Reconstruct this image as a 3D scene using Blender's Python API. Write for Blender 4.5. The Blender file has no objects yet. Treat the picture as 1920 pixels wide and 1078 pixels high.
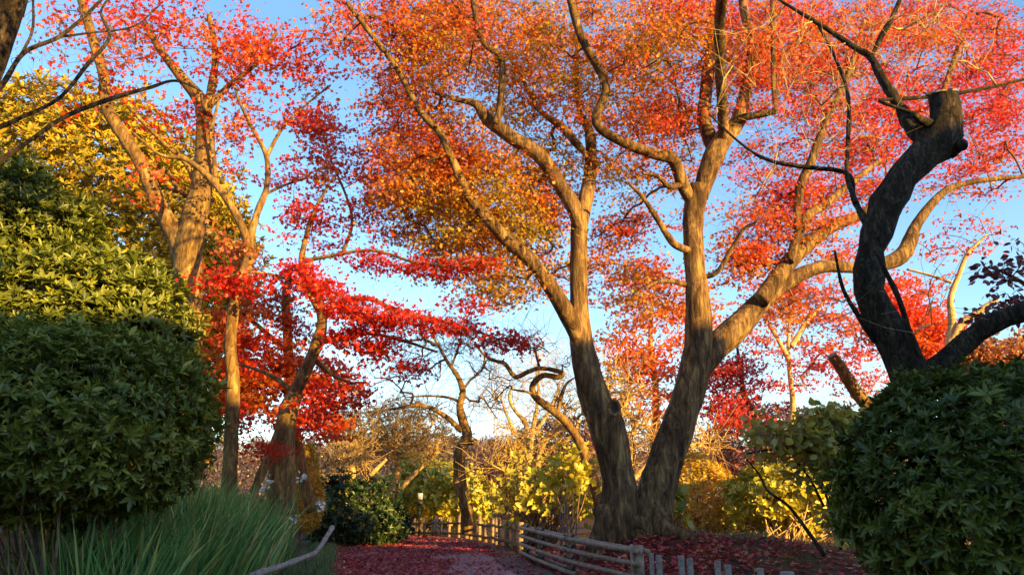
import bpy, math, random
import numpy as np
from mathutils import Vector

# ---------------------------------------------------------------- camera, sky, sun, exposure
S = bpy.context.scene
C = S.collection
random.seed(7)
RNG = np.random.default_rng(7)
W, H, F = 1920.0, 1078.0, 1397.0
EYE = np.array([0.0, 0.0, 1.55])
PITCH = math.radians(16.8)
cam_d = bpy.data.cameras.new('camera')
cam = bpy.data.objects.new('camera', cam_d); C.objects.link(cam)
cam.location = EYE
cam.rotation_euler = (math.radians(90) + PITCH, 0, 0)
cam_d.sensor_fit = 'HORIZONTAL'; cam_d.sensor_width = 36.0
cam_d.lens = 36.0 * F / W
cam_d.clip_start = 0.05; cam_d.clip_end = 2000
S.camera = cam

SUN_EL, SUN_AZ = math.radians(10.0), math.radians(47.0)     # azimuth: from straight behind the viewer towards the right
sdir = np.array([math.sin(SUN_AZ) * math.cos(SUN_EL), -math.cos(SUN_AZ) * math.cos(SUN_EL), math.sin(SUN_EL)])
sun_d = bpy.data.lights.new('sun', 'SUN'); sun_d.energy = 5.0; sun_d.angle = math.radians(0.5)
sun_d.color = (1.0, 0.63, 0.14)
sun = bpy.data.objects.new('sun', sun_d); C.objects.link(sun)
sun.rotation_euler = Vector(sdir).to_track_quat('Z', 'Y').to_euler()

world = bpy.data.worlds.new('World'); S.world = world
world.use_nodes = True
nt = world.node_tree; nt.nodes.clear()
wo = nt.nodes.new('ShaderNodeOutputWorld'); bg = nt.nodes.new('ShaderNodeBackground')
sky = nt.nodes.new('ShaderNodeTexSky'); sky.sky_type = 'NISHITA'; sky.sun_disc = False
sky.sun_elevation = SUN_EL
sky.sun_rotation = math.atan2(sdir[0], sdir[1])
sky.air_density = 1.0; sky.dust_density = 0.3; sky.ozone_density = 2.0; sky.altitude = 50
nt.links.new(sky.outputs[0], bg.inputs[0]); bg.inputs[1].default_value = 0.14
# thin white cloud low in the sky
tc = nt.nodes.new('ShaderNodeTexCoord'); mp = nt.nodes.new('ShaderNodeMapping')
mp.inputs['Scale'].default_value = (2.2, 2.2, 7.0)
nz = nt.nodes.new('ShaderNodeTexNoise'); nz.inputs['Scale'].default_value = 1.6; nz.inputs['Detail'].default_value = 6
rp = nt.nodes.new('ShaderNodeValToRGB'); rp.color_ramp.elements[0].position = 0.47; rp.color_ramp.elements[1].position = 0.75
sx = nt.nodes.new('ShaderNodeSeparateXYZ'); mr = nt.nodes.new('ShaderNodeMapRange')
mr.inputs[1].default_value = 0.02; mr.inputs[2].default_value = 0.36; mr.inputs[3].default_value = 1.0; mr.inputs[4].default_value = 0.12
mu = nt.nodes.new('ShaderNodeMath'); mu.operation = 'MULTIPLY'
ad = nt.nodes.new('ShaderNodeMath'); ad.operation = 'MULTIPLY_ADD'; ad.inputs[1].default_value = 0.75
mr2 = nt.nodes.new('ShaderNodeMapRange'); mr2.inputs[1].default_value = 0.0; mr2.inputs[2].default_value = 0.34; mr2.inputs[3].default_value = 0.14; mr2.inputs[4].default_value = 0.0
bg2 = nt.nodes.new('ShaderNodeBackground'); bg2.inputs[0].default_value = (0.80, 0.92, 1.0, 1); bg2.inputs[1].default_value = 0.36
mx = nt.nodes.new('ShaderNodeMixShader')
L = nt.links.new
L(tc.outputs['Generated'], mp.inputs['Vector']); L(mp.outputs[0], nz.inputs['Vector']); L(nz.outputs[0], rp.inputs[0])
L(tc.outputs['Generated'], sx.inputs[0]); L(sx.outputs[2], mr.inputs[0]); L(sx.outputs[2], mr2.inputs[0])
L(rp.outputs[0], mu.inputs[0]); L(mr.outputs[0], mu.inputs[1]); L(mu.outputs[0], ad.inputs[0]); L(mr2.outputs[0], ad.inputs[2])
hs = nt.nodes.new('ShaderNodeHueSaturation'); hs.inputs['Saturation'].default_value = 1.12
L(sky.outputs[0], hs.inputs['Color']); L(hs.outputs[0], bg.inputs[0])
L(ad.outputs[0], mx.inputs[0]); L(bg.outputs[0], mx.inputs[1]); L(bg2.outputs[0], mx.inputs[2]); L(mx.outputs[0], wo.inputs[0])

S.view_settings.view_transform = 'Standard'; S.view_settings.look = 'None'
S.view_settings.exposure = 1.72; S.view_settings.gamma = 1.0; S.view_settings.use_curve_mapping = False
try:
    S.cycles.max_bounces = 8; S.cycles.diffuse_bounces = 4; S.cycles.transmission_bounces = 4; S.cycles.use_denoising = True
except Exception:
    pass

# ---------------------------------------------------------------- helpers: placing, meshes, tags
def P(px, py, d):
    """world point seen at photo pixel (px, py), d metres ahead"""
    u, v = (px - W / 2) / F, (H / 2 - py) / F
    y = math.cos(PITCH) - v * math.sin(PITCH); z = math.sin(PITCH) + v * math.cos(PITCH)
    k = d / y
    return EYE + np.array([u * k, d, z * k])

def mpp(py, d):
    """metres per photo pixel there"""
    v = (H / 2 - py) / F
    return d / (math.cos(PITCH) - v * math.sin(PITCH)) / F

def sm(t):
    t = np.clip(t, 0, 1); return t * t * (3 - 2 * t)

_ph = np.random.default_rng(3).uniform(0, 6.28, (8, 3)); _dr = np.random.default_rng(4).normal(size=(8, 3))
_dr /= np.linalg.norm(_dr, axis=1)[:, None]
def noise(p, s=1.0, seed=0):
    """smooth noise about -1..1 of points (N,3)"""
    p = np.asarray(p, float) * s + seed * 7.31
    o = np.zeros(p.shape[:-1])
    for i in range(8):
        f = 1.0 + 0.37 * i
        o += np.sin((p @ _dr[i]) * f * 2.2 + _ph[i, 0] + 1.3 * np.sin((p @ _dr[(i + 3) % 8]) * f * 1.4 + _ph[i, 1]))
    return o / 4.0

OFF = {}
def tag(o, label=None, cat=None, group=None, kind=None):
    if label: o['label'] = label
    if cat: o['category'] = cat
    if group: o['group'] = group
    if kind: o['kind'] = kind
    return o

def thing(name, label, cat, loc, group=None):
    o = bpy.data.objects.new(name, None); C.objects.link(o)
    o.location = tuple(loc); o.empty_display_size = 0.2
    OFF[o] = np.array(loc, float)
    return tag(o, label, cat, group)

def mesh(name, verts, faces, mat, parent=None, tint=None, smooth=True, origin=None):
    """faces: list of (M,k) integer arrays"""
    verts = np.asarray(verts, np.float64)
    org = OFF[parent] if parent is not None else (np.array(origin, float) if origin is not None else np.zeros(3))
    v = (verts - org).astype(np.float32)
    me = bpy.data.meshes.new(name)
    fl = [np.asarray(f, np.int32) for f in faces if len(f)]
    loops = np.concatenate([f.ravel() for f in fl]); tot = np.concatenate([np.full(len(f), f.shape[1], np.int32) for f in fl])
    st = np.concatenate([[0], np.cumsum(tot)[:-1]]).astype(np.int32)
    me.vertices.add(len(v)); me.vertices.foreach_set('co', v.ravel())
    me.loops.add(len(loops)); me.loops.foreach_set('vertex_index', loops)
    me.polygons.add(len(tot)); me.polygons.foreach_set('loop_start', st); me.polygons.foreach_set('loop_total', tot)
    if smooth: me.polygons.foreach_set('use_smooth', np.ones(len(tot), bool))
    if tint is not None:
        a = me.attributes.new('tint', 'FLOAT', 'FACE'); a.data.foreach_set('value', np.asarray(tint, np.float32))
    me.update(calc_edges=True)
    me.materials.append(mat)
    o = bpy.data.objects.new(name, me); C.objects.link(o)
    if parent is not None:
        o.parent = parent
        OFF[o] = org
    elif origin is not None:
        o.location = tuple(org); OFF[o] = org
    else:
        OFF[o] = org
    return o

class MB:
    """collects pieces of ONE mesh"""
    def __init__(s): s.v = []; s.q = []; s.t = []; s.n = 0
    def add(s, v, q=None, t=None):
        s.v.append(v)
        if q is not None and len(q): s.q.append(np.asarray(q) + s.n)
        if t is not None and len(t): s.t.append(np.asarray(t) + s.n)
        s.n += len(v)
    def build(s, name, mat, parent=None, smooth=True, origin=None):
        f = []
        if s.q: f.append(np.concatenate(s.q))
        if s.t: f.append(np.concatenate(s.t))
        return mesh(name, np.concatenate(s.v), f, mat, parent, smooth=smooth, origin=origin)

def unit(a): return a / np.maximum(np.linalg.norm(a, axis=-1, keepdims=True), 1e-9)

def resample(pts, rad, step):
    """Catmull-Rom through pts, with radii"""
    pts = np.asarray(pts, float); rad = np.asarray(rad, float)
    if len(pts) < 2: return pts, rad
    e = np.vstack([2 * pts[0] - pts[1], pts, 2 * pts[-1] - pts[-2]])
    op, orr = [], []
    for i in range(len(pts) - 1):
        p0, p1, p2, p3 = e[i], e[i + 1], e[i + 2], e[i + 3]
        n = max(2, int(np.linalg.norm(p2 - p1) / step))
        t = np.linspace(0, 1, n, endpoint=False)[:, None]
        op.append(0.5 * ((2 * p1) + (p2 - p0) * t + (2 * p0 - 5 * p1 + 4 * p2 - p3) * t ** 2 + (3 * p1 - p0 - 3 * p2 + p3) * t ** 3))
        tt = sm(t[:, 0]); orr.append(rad[i] * (1 - tt) + rad[i + 1] * tt)
    op.append(pts[-1:]); orr.append(rad[-1:])
    return np.vstack(op), np.concatenate(orr)

def tube(pts, rad, sides=8, lump=0.0, seed=0, flare=None, ls=3.0):
    pts = np.asarray(pts, float); K = len(pts)
    t = np.gradient(pts, axis=0) if K > 2 else np.repeat((pts[-1] - pts[0])[None], K, 0)
    t = unit(t)
    ref = np.array([0.31, 0.9, 0.27]) if abs(t[0] @ np.array([0.31, 0.9, 0.27])) < 0.85 else np.array([0.95, 0.1, 0.2])
    U = np.empty((K, 3)); u = ref
    for i in range(K):
        u = u - (u @ t[i]) * t[i]; u = u / max(np.linalg.norm(u), 1e-9); U[i] = u
    V = np.cross(t, U)
    a = np.linspace(0, 2 * math.pi, sides, endpoint=False)
    ring = U[:, None] * np.cos(a)[None, :, None] + V[:, None] * np.sin(a)[None, :, None]
    r = np.asarray(rad, float)[:, None] * np.ones(sides)
    if lump:
        q = pts[:, None] + ring * r[..., None]
        sc = ls
        r = r * (1 + lump * noise(q, sc, seed) + 0.5 * lump * noise(q, sc * 3.1, seed + 5))
    if flare is not None:
        k, amp, fs = flare
        w = amp * np.exp(-np.arange(K) / fs)[:, None]
        r = r * (1 + w * (0.5 + 0.5 * np.cos(k * a + seed)[None]))
    v = pts[:, None] + ring * r[..., None]
    v = v.reshape(-1, 3)
    i = np.arange(K - 1)[:, None] * sides; j = np.arange(sides)[None]; jn = (j + 1) % sides
    q = np.stack([i + j, i + jn, i + sides + jn, i + sides + j], -1).reshape(-1, 4)
    n = len(v)
    v = np.vstack([v, pts[:1], pts[-1:]])
    j = np.arange(sides); jn = (j + 1) % sides
    tr = np.vstack([np.stack([np.full(sides, n), jn, j], -1), np.stack([np.full(sides, n + 1), (K - 1) * sides + j, (K - 1) * sides + jn], -1)])
    return v, q, tr

def sticks(a, m, b, ra, rb):
    """N thin bent twigs at once: start a, middle m, end b"""
    N = len(a)
    if N == 0: return np.zeros((0, 3)), np.zeros((0, 4), int)
    d = unit(b - a); ref = np.where(np.abs(d[:, 2:3]) < 0.8, np.array([[0, 0, 1.0]]), np.array([[1.0, 0, 0]]))
    U = unit(np.cross(d, ref)); V = np.cross(d, U)
    rings = []
    for p, r in ((a, ra), (m, 0.5 * (ra + rb)), (b, rb)):
        r = np.broadcast_to(r, (N,))[:, None]
        for k in range(3):
            th = k * 2.0944
            rings.append(p + (U * math.cos(th) + V * math.sin(th)) * r)
    v = np.stack(rings, 1).reshape(-1, 3)
    base = (np.arange(N) * 9)[:, None]
    q = []
    for l in (0, 3):
        for k in range(3):
            q.append(np.concatenate([base + l + k, base + l + (k + 1) % 3, base + l + 3 + (k + 1) % 3, base + l + 3 + k], 1))
    return v, np.concatenate(q)

# leaf outlines (x across, y along, z up), faces
def _maple(n=5, notch=0.34, droop=-0.10):
    ang = {5: [-2.0, -1.0, 0, 1.0, 2.0], 3: [-1.1, 0, 1.1]}[n]; ln = {5: [0.62, 0.92, 1.0, 0.92, 0.62], 3: [0.85, 1, 0.85]}[n]
    v = [(0, 0, 0)]; ang2 = [ang[0] - 0.5] + [0.5 * (ang[i] + ang[i + 1]) for i in range(n - 1)] + [ang[-1] + 0.5]
    for i, a in enumerate(ang2): v.append((math.sin(a) * notch, math.cos(a) * notch, 0.03))
    for a, l in zip(ang, ln): v.append((math.sin(a) * l * 0.62, math.cos(a) * l * 0.62, droop * l))
    return np.array(v), np.array([(0, 1 + i, 2 + n + i, 2 + i) for i in range(n)])
T_MAPLE = _maple(5); T_MAPLE3 = _maple(3)
T_OVAL = (np.array([(0, 0, 0), (0.13, 0.3, 0.05), (0.145, 0.62, 0.05), (0, 1, -0.05), (-0.145, 0.62, 0.05), (-0.13, 0.3, 0.05)]), np.array([(0, 1, 2, 3), (0, 3, 4, 5)]))
T_BROAD = (np.array([(0, 0, 0), (0.27, 0.25, 0.05), (0.30, 0.58, 0.06), (0, 1, -0.08), (-0.30, 0.58, 0.06), (-0.27, 0.25, 0.05)]), np.array([(0, 1, 2, 3), (0, 3, 4, 5)]))
T_DIAM = (np.array([(0, 0, 0), (0.3, 0.5, 0.08), (0, 1, 0), (-0.3, 0.5, 0.08)]), np.array([(0, 1, 2, 3)]))

def leaves(name, pos, axis, nrm, size, tpl, tint, mat, parent=None, origin=None):
    tv, tf = tpl
    N = len(pos)
    y = unit(axis); x = unit(np.cross(y, nrm)); z = np.cross(x, y)
    size = np.broadcast_to(size, (N,))
    v = pos[:, None] + size[:, None, None] * (x[:, None] * tv[None, :, 0:1] + y[:, None] * tv[None, :, 1:2] + z[:, None] * tv[None, :, 2:3])
    f = (tf[None] + (np.arange(N) * len(tv))[:, None, None]).reshape(-1, tf.shape[1])
    t = np.repeat(np.clip(tint, 0, 1), len(tf))
    return mesh(name, v.reshape(-1, 3), [f], mat, parent, tint=t, smooth=False, origin=origin)

# ---------------------------------------------------------------- materials
def _mat(name):
    m = bpy.data.materials.new(name); m.use_nodes = True; n = m.node_tree; n.nodes.clear()
    return m, n, n.nodes.new('ShaderNodeOutputMaterial')

def ramp(n, stops):
    r = n.nodes.new('ShaderNodeValToRGB'); e = r.color_ramp.elements
    while len(e) < len(stops): e.new(0.5)
    for el, (p, c) in zip(e, stops): el.position = p; el.color = (*c, 1)
    return r

def leaf_mat(name, stops, trans=0.45, gloss=0.06, rough=0.45):
    m, n, out = _mat(name); L = n.links.new
    at = n.nodes.new('ShaderNodeAttribute'); at.attribute_name = 'tint'
    r = ramp(n, stops); L(at.outputs['Fac'], r.inputs[0])
    df = n.nodes.new('ShaderNodeBsdfDiffuse'); tl = n.nodes.new('ShaderNodeBsdfTranslucent'); gl = n.nodes.new('ShaderNodeBsdfGlossy')
    gl.inputs['Roughness'].default_value = rough
    L(r.outputs[0], df.inputs[0]); L(r.outputs[0], tl.inputs[0])
    m1 = n.nodes.new('ShaderNodeMixShader'); m1.inputs[0].default_value = trans
    m2 = n.nodes.new('ShaderNodeMixShader'); m2.inputs[0].default_value = gloss
    L(df.outputs[0], m1.inputs[1]); L(tl.outputs[0], m1.inputs[2]); L(m1.outputs[0], m2.inputs[1]); L(gl.outputs[0], m2.inputs[2]); L(m2.outputs[0], out.inputs[0])
    return m

def bark_mat(name, dark, mid, light, scale=7.0, bump=0.6, stretch=0.22, patch=0.5, lichen=(0.30, 0.28, 0.22), lich=0.0):
    """furrowed bark: fine vertical furrows, soft blotches, crisp-edged lichen flecks"""
    m, n, out = _mat(name); L = n.links.new
    tc = n.nodes.new('ShaderNodeTexCoord'); mp = n.nodes.new('ShaderNodeMapping'); mp.inputs['Scale'].default_value = (1, 1, stretch)
    L(tc.outputs['Object'], mp.inputs[0])
    def tex(sc, det, vec, rough=0.6, dist=0.0):
        t = n.nodes.new('ShaderNodeTexNoise'); t.inputs['Scale'].default_value = sc; t.inputs['Detail'].default_value = det
        t.inputs['Roughness'].default_value = rough; t.inputs['Distortion'].default_value = dist; L(vec, t.inputs['Vector']); return t
    n1 = tex(scale * 2.4, 8, mp.outputs[0], 0.7, 1.0); n2 = tex(scale * 0.75, 6, mp.outputs[0], 0.6, 0.8); n4 = tex(scale * 9, 4, tc.outputs['Object'])
    r = ramp(n, [(0.34, dark), (0.50, mid), (0.68, light)]); L(n1.outputs[0], r.inputs[0])
    r2 = ramp(n, [(0.38, (0.45, 0.41, 0.42)), (0.50, (1, 1, 1)), (0.58, (1.7, 1.75, 1.8))]); L(n2.outputs[0], r2.inputs[0])
    mixc = n.nodes.new('ShaderNodeMixRGB'); mixc.blend_type = 'MULTIPLY'; mixc.inputs[0].default_value = patch
    L(r.outputs[0], mixc.inputs[1]); L(r2.outputs[0], mixc.inputs[2])
    n5 = tex(scale * 1.3, 7, tc.outputs['Object'], 0.75, 0.3); r5 = ramp(n, [(0.585, (0, 0, 0)), (0.63, (1, 1, 1))]); L(n5.outputs[0], r5.inputs[0])
    lm = n.nodes.new('ShaderNodeMath'); lm.operation = 'MULTIPLY'; lm.inputs[1].default_value = lich; L(r5.outputs[0], lm.inputs[0])
    mixl = n.nodes.new('ShaderNodeMixRGB'); L(lm.outputs[0], mixl.inputs[0]); L(mixc.outputs[0], mixl.inputs[1]); mixl.inputs[2].default_value = (*lichen, 1)
    bs = n.nodes.new('ShaderNodeBsdfPrincipled'); bs.inputs['Roughness'].default_value = 0.88; bs.inputs['Specular IOR Level'].default_value = 0.2
    L(mixl.outputs[0], bs.inputs['Base Color'])
    h = n.nodes.new('ShaderNodeMath'); h.operation = 'MULTIPLY_ADD'; h.inputs[1].default_value = 0.35; L(n4.outputs[0], h.inputs[0]); L(n1.outputs[0], h.inputs[2])
    bp = n.nodes.new('ShaderNodeBump'); bp.inputs['Strength'].default_value = bump; bp.inputs['Distance'].default_value = 0.025
    L(h.outputs[0], bp.inputs['Height']); L(bp.outputs[0], bs.inputs['Normal']); L(bs.outputs[0], out.inputs[0])
    return m

def plain_mat(name, c1, c2, scale=20.0, rough=0.7, bump=0.1, spec=0.3):
    m, n, out = _mat(name); L = n.links.new
    tc = n.nodes.new('ShaderNodeTexCoord')
    n1 = n.nodes.new('ShaderNodeTexNoise'); n1.inputs['Scale'].default_value = scale; n1.inputs['Detail'].default_value = 7
    L(tc.outputs['Object'], n1.inputs['Vector'])
    r = ramp(n, [(0.32, c1), (0.68, c2)]); L(n1.outputs[0], r.inputs[0])
    bs = n.nodes.new('ShaderNodeBsdfPrincipled'); bs.inputs['Roughness'].default_value = rough; bs.inputs['Specular IOR Level'].default_value = spec
    L(r.outputs[0], bs.inputs['Base Color'])
    bp = n.nodes.new('ShaderNodeBump'); bp.inputs['Strength'].default_value = bump; bp.inputs['Distance'].default_value = 0.02
    L(n1.outputs[0], bp.inputs['Height']); L(bp.outputs[0], bs.inputs['Normal']); L(bs.outputs[0], out.inputs[0])
    return m

M = {}
M['orange'] = leaf_mat('orange_maple_leaf', [(0.0, (0.44, 0.34, 0.03)), (0.20, (0.62, 0.32, 0.03)), (0.42, (0.74, 0.23, 0.025)), (0.68, (0.74, 0.11, 0.025)), (1.0, (0.72, 0.055, 0.045))], 0.52, 0.03)
M['red'] = leaf_mat('red_maple_leaf', [(0.0, (0.68, 0.28, 0.03)), (0.3, (0.70, 0.12, 0.02)), (0.6, (0.72, 0.05, 0.018)), (1.0, (0.66, 0.022, 0.02))], 0.55, 0.025)
M['pink'] = leaf_mat('pink_red_maple_leaf', [(0.0, (0.68, 0.27, 0.07)), (0.5, (0.70, 0.11, 0.06)), (1.0, (0.62, 0.05, 0.06))], 0.55, 0.03)
M['purple'] = leaf_mat('purple_brown_leaf', [(0.0, (0.26, 0.07, 0.05)), (1.0, (0.12, 0.03, 0.05))], 0.3)
M['russet'] = leaf_mat('russet_leaf', [(0.0, (0.45, 0.20, 0.05)), (0.5, (0.38, 0.09, 0.03)), (1.0, (0.22, 0.05, 0.03))], 0.35)
M['gold'] = leaf_mat('golden_leaf', [(0.0, (0.13, 0.13, 0.015)), (0.5, (0.42, 0.30, 0.02)), (1.0, (0.56, 0.30, 0.02))], 0.3, 0.02)
M['goldgreen'] = leaf_mat('yellow_green_leaf', [(0.0, (0.16, 0.20, 0.03)), (0.5, (0.45, 0.41, 0.04)), (1.0, (0.66, 0.54, 0.05))], 0.4)
M['amber'] = leaf_mat('amber_leaf', [(0.0, (0.46, 0.38, 0.03)), (0.5, (0.66, 0.40, 0.03)), (1.0, (0.70, 0.24, 0.03))], 0.35)
M['olive'] = leaf_mat('olive_broad_leaf', [(0.0, (0.17, 0.20, 0.03)), (0.6, (0.40, 0.36, 0.05)), (0.9, (0.58, 0.42, 0.08)), (1.0, (0.30, 0.04, 0.05))], 0.45)
M['rhodo'] = leaf_mat('shrub_green_leaf', [(0.0, (0.055, 0.075, 0.012)), (0.45, (0.15, 0.175, 0.024)), (0.85, (0.30, 0.30, 0.04)), (0.95, (0.45, 0.32, 0.04)), (1.0, (0.42, 0.12, 0.06))], 0.3, 0.03, 0.36)
M['evergreen'] = leaf_mat('dark_evergreen_leaf', [(0.0, (0.015, 0.035, 0.012)), (0.6, (0.04, 0.075, 0.022)), (1.0, (0.09, 0.12, 0.035))], 0.2, 0.04, 0.4)
M['iris'] = leaf_mat('iris_blade', [(0.0, (0.07, 0.17, 0.045)), (0.6, (0.19, 0.36, 0.09)), (0.88, (0.48, 0.52, 0.16)), (0.96, (0.55, 0.42, 0.10)), (1.0, (0.36, 0.20, 0.08))], 0.3, 0.04)
M['grass'] = leaf_mat('grass_blade', [(0.0, (0.06, 0.12, 0.03)), (0.7, (0.14, 0.18, 0.05)), (1.0, (0.30, 0.25, 0.08))], 0.3)
M['litter'] = leaf_mat('fallen_leaf', [(0.0, (0.20, 0.03, 0.04)), (0.5, (0.45, 0.06, 0.07)), (0.76, (0.58, 0.12, 0.07)), (0.90, (0.50, 0.18, 0.06)), (1.0, (0.55, 0.40, 0.22))], 0.2)
M['forest'] = leaf_mat('far_woodland_leaf', [(0.0, (0.05, 0.055, 0.04)), (0.5, (0.10, 0.055, 0.05)), (1.0, (0.16, 0.07, 0.06))], 0.2)
M['bark'] = bark_mat('maple_bark', (0.030, 0.015, 0.009), (0.118, 0.064, 0.030), (0.30, 0.185, 0.060), 7.0, 1.0, 0.20, 0.8, (0.28, 0.20, 0.09), 0.3)
M['bark2'] = bark_mat('smooth_bark', (0.06, 0.034, 0.020), (0.16, 0.092, 0.036), (0.34, 0.21, 0.065), 9.0, 0.5, 0.3, 0.6)
M['black_bark'] = bark_mat('black_rough_bark', (0.007, 0.005, 0.004), (0.028, 0.018, 0.012), (0.10, 0.07, 0.045), 15.0, 1.0, 0.35, 0.8, (0.12, 0.12, 0.05), 0.45)
M['twig'] = bark_mat('twig_bark', (0.10, 0.06, 0.05), (0.22, 0.14, 0.10), (0.34, 0.24, 0.16), 12.0, 0.2, 0.5, 0.3)
M['tan_twig'] = bark_mat('tan_twig_bark', (0.24, 0.14, 0.06), (0.46, 0.30, 0.13), (0.60, 0.43, 0.20), 10.0, 0.2, 0.5, 0.3)
M['dark_twig'] = bark_mat('dark_twig_bark', (0.05, 0.028, 0.02), (0.12, 0.065, 0.04), (0.20, 0.12, 0.07), 12.0, 0.2, 0.5, 0.3)
M['grey_twig'] = bark_mat('grey_twig_bark', (0.10, 0.075, 0.07), (0.18, 0.14, 0.12), (0.27, 0.22, 0.18), 10.0, 0.2, 0.5, 0.3)
M['cutwood'] = plain_mat('sawn_wood', (0.20, 0.12, 0.08), (0.36, 0.26, 0.18), 30, 0.8, 0.3)
M['bamboo'] = plain_mat('weathered_bamboo', (0.17, 0.105, 0.065), (0.40, 0.275, 0.195), 25, 0.6, 0.15)
M['stake'] = plain_mat('grey_stake', (0.18, 0.13, 0.105), (0.40, 0.32, 0.27), 30, 0.7, 0.2)
M['cord'] = plain_mat('black_cord', (0.012, 0.010, 0.010), (0.03, 0.025, 0.022), 60, 0.9, 0.3)
M['petal'] = plain_mat('pale_petal', (0.62, 0.55, 0.42), (0.80, 0.75, 0.66), 40, 0.8, 0.1)
M['darkmetal'] = plain_mat('dark_metal', (0.015, 0.02, 0.02), (0.04, 0.045, 0.045), 20, 0.5, 0.1)
M['paleplate'] = plain_mat('pale_plate', (0.60, 0.55, 0.60), (0.75, 0.70, 0.74), 12, 0.6, 0.05)
M['soil'] = plain_mat('soil', (0.05, 0.03, 0.025), (0.13, 0.085, 0.06), 3.0, 0.95, 0.5, 0.1)

# ---------------------------------------------------------------- terrain, path
FY = [2.0, 6.0, 7.0, 8.2, 9.6, 11.5, 13.5, 16.0, 19.0, 21.5, 24.0]
RX = [1.35, 0.98, 0.66, 0.42, 0.25, 0.12, -0.08, -0.55, -1.35, -2.6, -4.2]
LX = [-0.50, -1.36, -1.58, -1.84, -2.15, -2.58, -3.0, -3.6, -4.25, -4.9, -5.9]
def gz(x, y):
    x = np.asarray(x, float); y = np.asarray(y, float)
    z = 0.95 * sm(y / 7.6)
    z = z + 0.34 * np.exp(-(((x - 1.35) / 1.7) ** 2 + ((y - 8.9) / 1.5) ** 2)) * sm((x - np.interp(y, FY, RX) - 0.05) / 0.9)
    z = z + 0.16 * sm((x - 1.2 - 0.0 * y) / 2.0) * sm((y - 6.5) / 2.5) * sm((26 - y) / 6)
    z = z + 0.22 * sm((-x - 0.235 * y - 0.25) / 1.2) * sm(y / 5)
    p = np.stack([x, y, 0 * x], -1)
    z = z + 0.02 * noise(p, 0.9) * sm((np.abs(y) + 1) / 6)
    z = z + 8.5 * sm((y - 42) / 75) * (1 + 0.12 * noise(p, 0.035, 2) + 0.05 * noise(p, 0.12, 3))
    q = x * math.cos(SUN_AZ) + y * math.sin(SUN_AZ); sd = x * math.sin(SUN_AZ) - y * math.cos(SUN_AZ)
    crest = np.interp(q, [-60, -20, 1.2, 2.1, 3.9, 4.8, 7.0, 8.2, 8.9, 12, 30], [7.5, 6.8, 6.1, 6.6, 6.5, 6.35, 6.95, 7.0, 4.3, 3.9, 3.7])  # unseen ridge added behind the viewer, crest shaped to shade the foreground
    shade_ridge = crest * sm((sd - 5.5) / 8.5) * (1 + 0.025 * noise(p, 0.25, 4) + 0.02 * noise(p, 0.9, 6))
    return z + shade_ridge

def axis_pts(lo, hi, fine_lo, fine_hi, nf, nc):
    a = lo + (fine_lo - lo) * (1 - np.linspace(1, 0, nc, endpoint=False) ** 2)
    b = np.linspace(fine_lo, fine_hi, nf)
    c = fine_hi + (hi - fine_hi) * np.linspace(0, 1, nc + 1)[1:] ** 2
    return np.concatenate([a, b, c])
gx = axis_pts(-260, 260, -16, 36, 190, 45); gy = axis_pts(-80, 330, -20, 26, 190, 60)
X, Y = np.meshgrid(gx, gy); Z = gz(X, Y)
ny, nx = X.shape
idx = (np.arange(ny - 1)[:, None] * nx + np.arange(nx - 1)[None]).ravel()
def ground_mat():
    m, n, out = _mat('ground_soil'); L = n.links.new
    tc = n.nodes.new('ShaderNodeTexCoord')
    n1 = n.nodes.new('ShaderNodeTexNoise'); n1.inputs['Scale'].default_value = 0.8; n1.inputs['Detail'].default_value = 8; L(tc.outputs['Object'], n1.inputs['Vector'])
    n2 = n.nodes.new('ShaderNodeTexNoise'); n2.inputs['Scale'].default_value = 22; n2.inputs['Detail'].default_value = 6; L(tc.outputs['Object'], n2.inputs['Vector'])
    r1 = ramp(n, [(0.36, (0.055, 0.035, 0.025)), (0.52, (0.12, 0.05, 0.035)), (0.66, (0.075, 0.085, 0.03))]); L(n1.outputs[0], r1.inputs[0])
    r2 = ramp(n, [(0.3, (0.55, 0.5, 0.5)), (0.7, (1.3, 1.2, 1.1))]); L(n2.outputs[0], r2.inputs[0])
    mi = n.nodes.new('ShaderNodeMixRGB'); mi.blend_type = 'MULTIPLY'; mi.inputs[0].default_value = 1; L(r1.outputs[0], mi.inputs[1]); L(r2.outputs[0], mi.inputs[2])
    bs = n.nodes.new('ShaderNodeBsdfPrincipled'); bs.inputs['Roughness'].default_value = 0.95; bs.inputs['Specular IOR Level'].default_value = 0.1
    L(mi.outputs[0], bs.inputs['Base Color'])
    bp = n.nodes.new('ShaderNodeBump'); bp.inputs['Strength'].default_value = 0.8; bp.inputs['Distance'].default_value = 0.03; L(n2.outputs[0], bp.inputs['Height']); L(bp.outputs[0], bs.inputs['Normal'])
    L(bs.outputs[0], out.inputs[0]); return m
g = mesh('ground', np.stack([X, Y, Z], -1).reshape(-1, 3), [np.stack([idx, idx + 1, idx + nx + 1, idx + nx], -1)], ground_mat()); tag(g, kind='structure')

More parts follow.
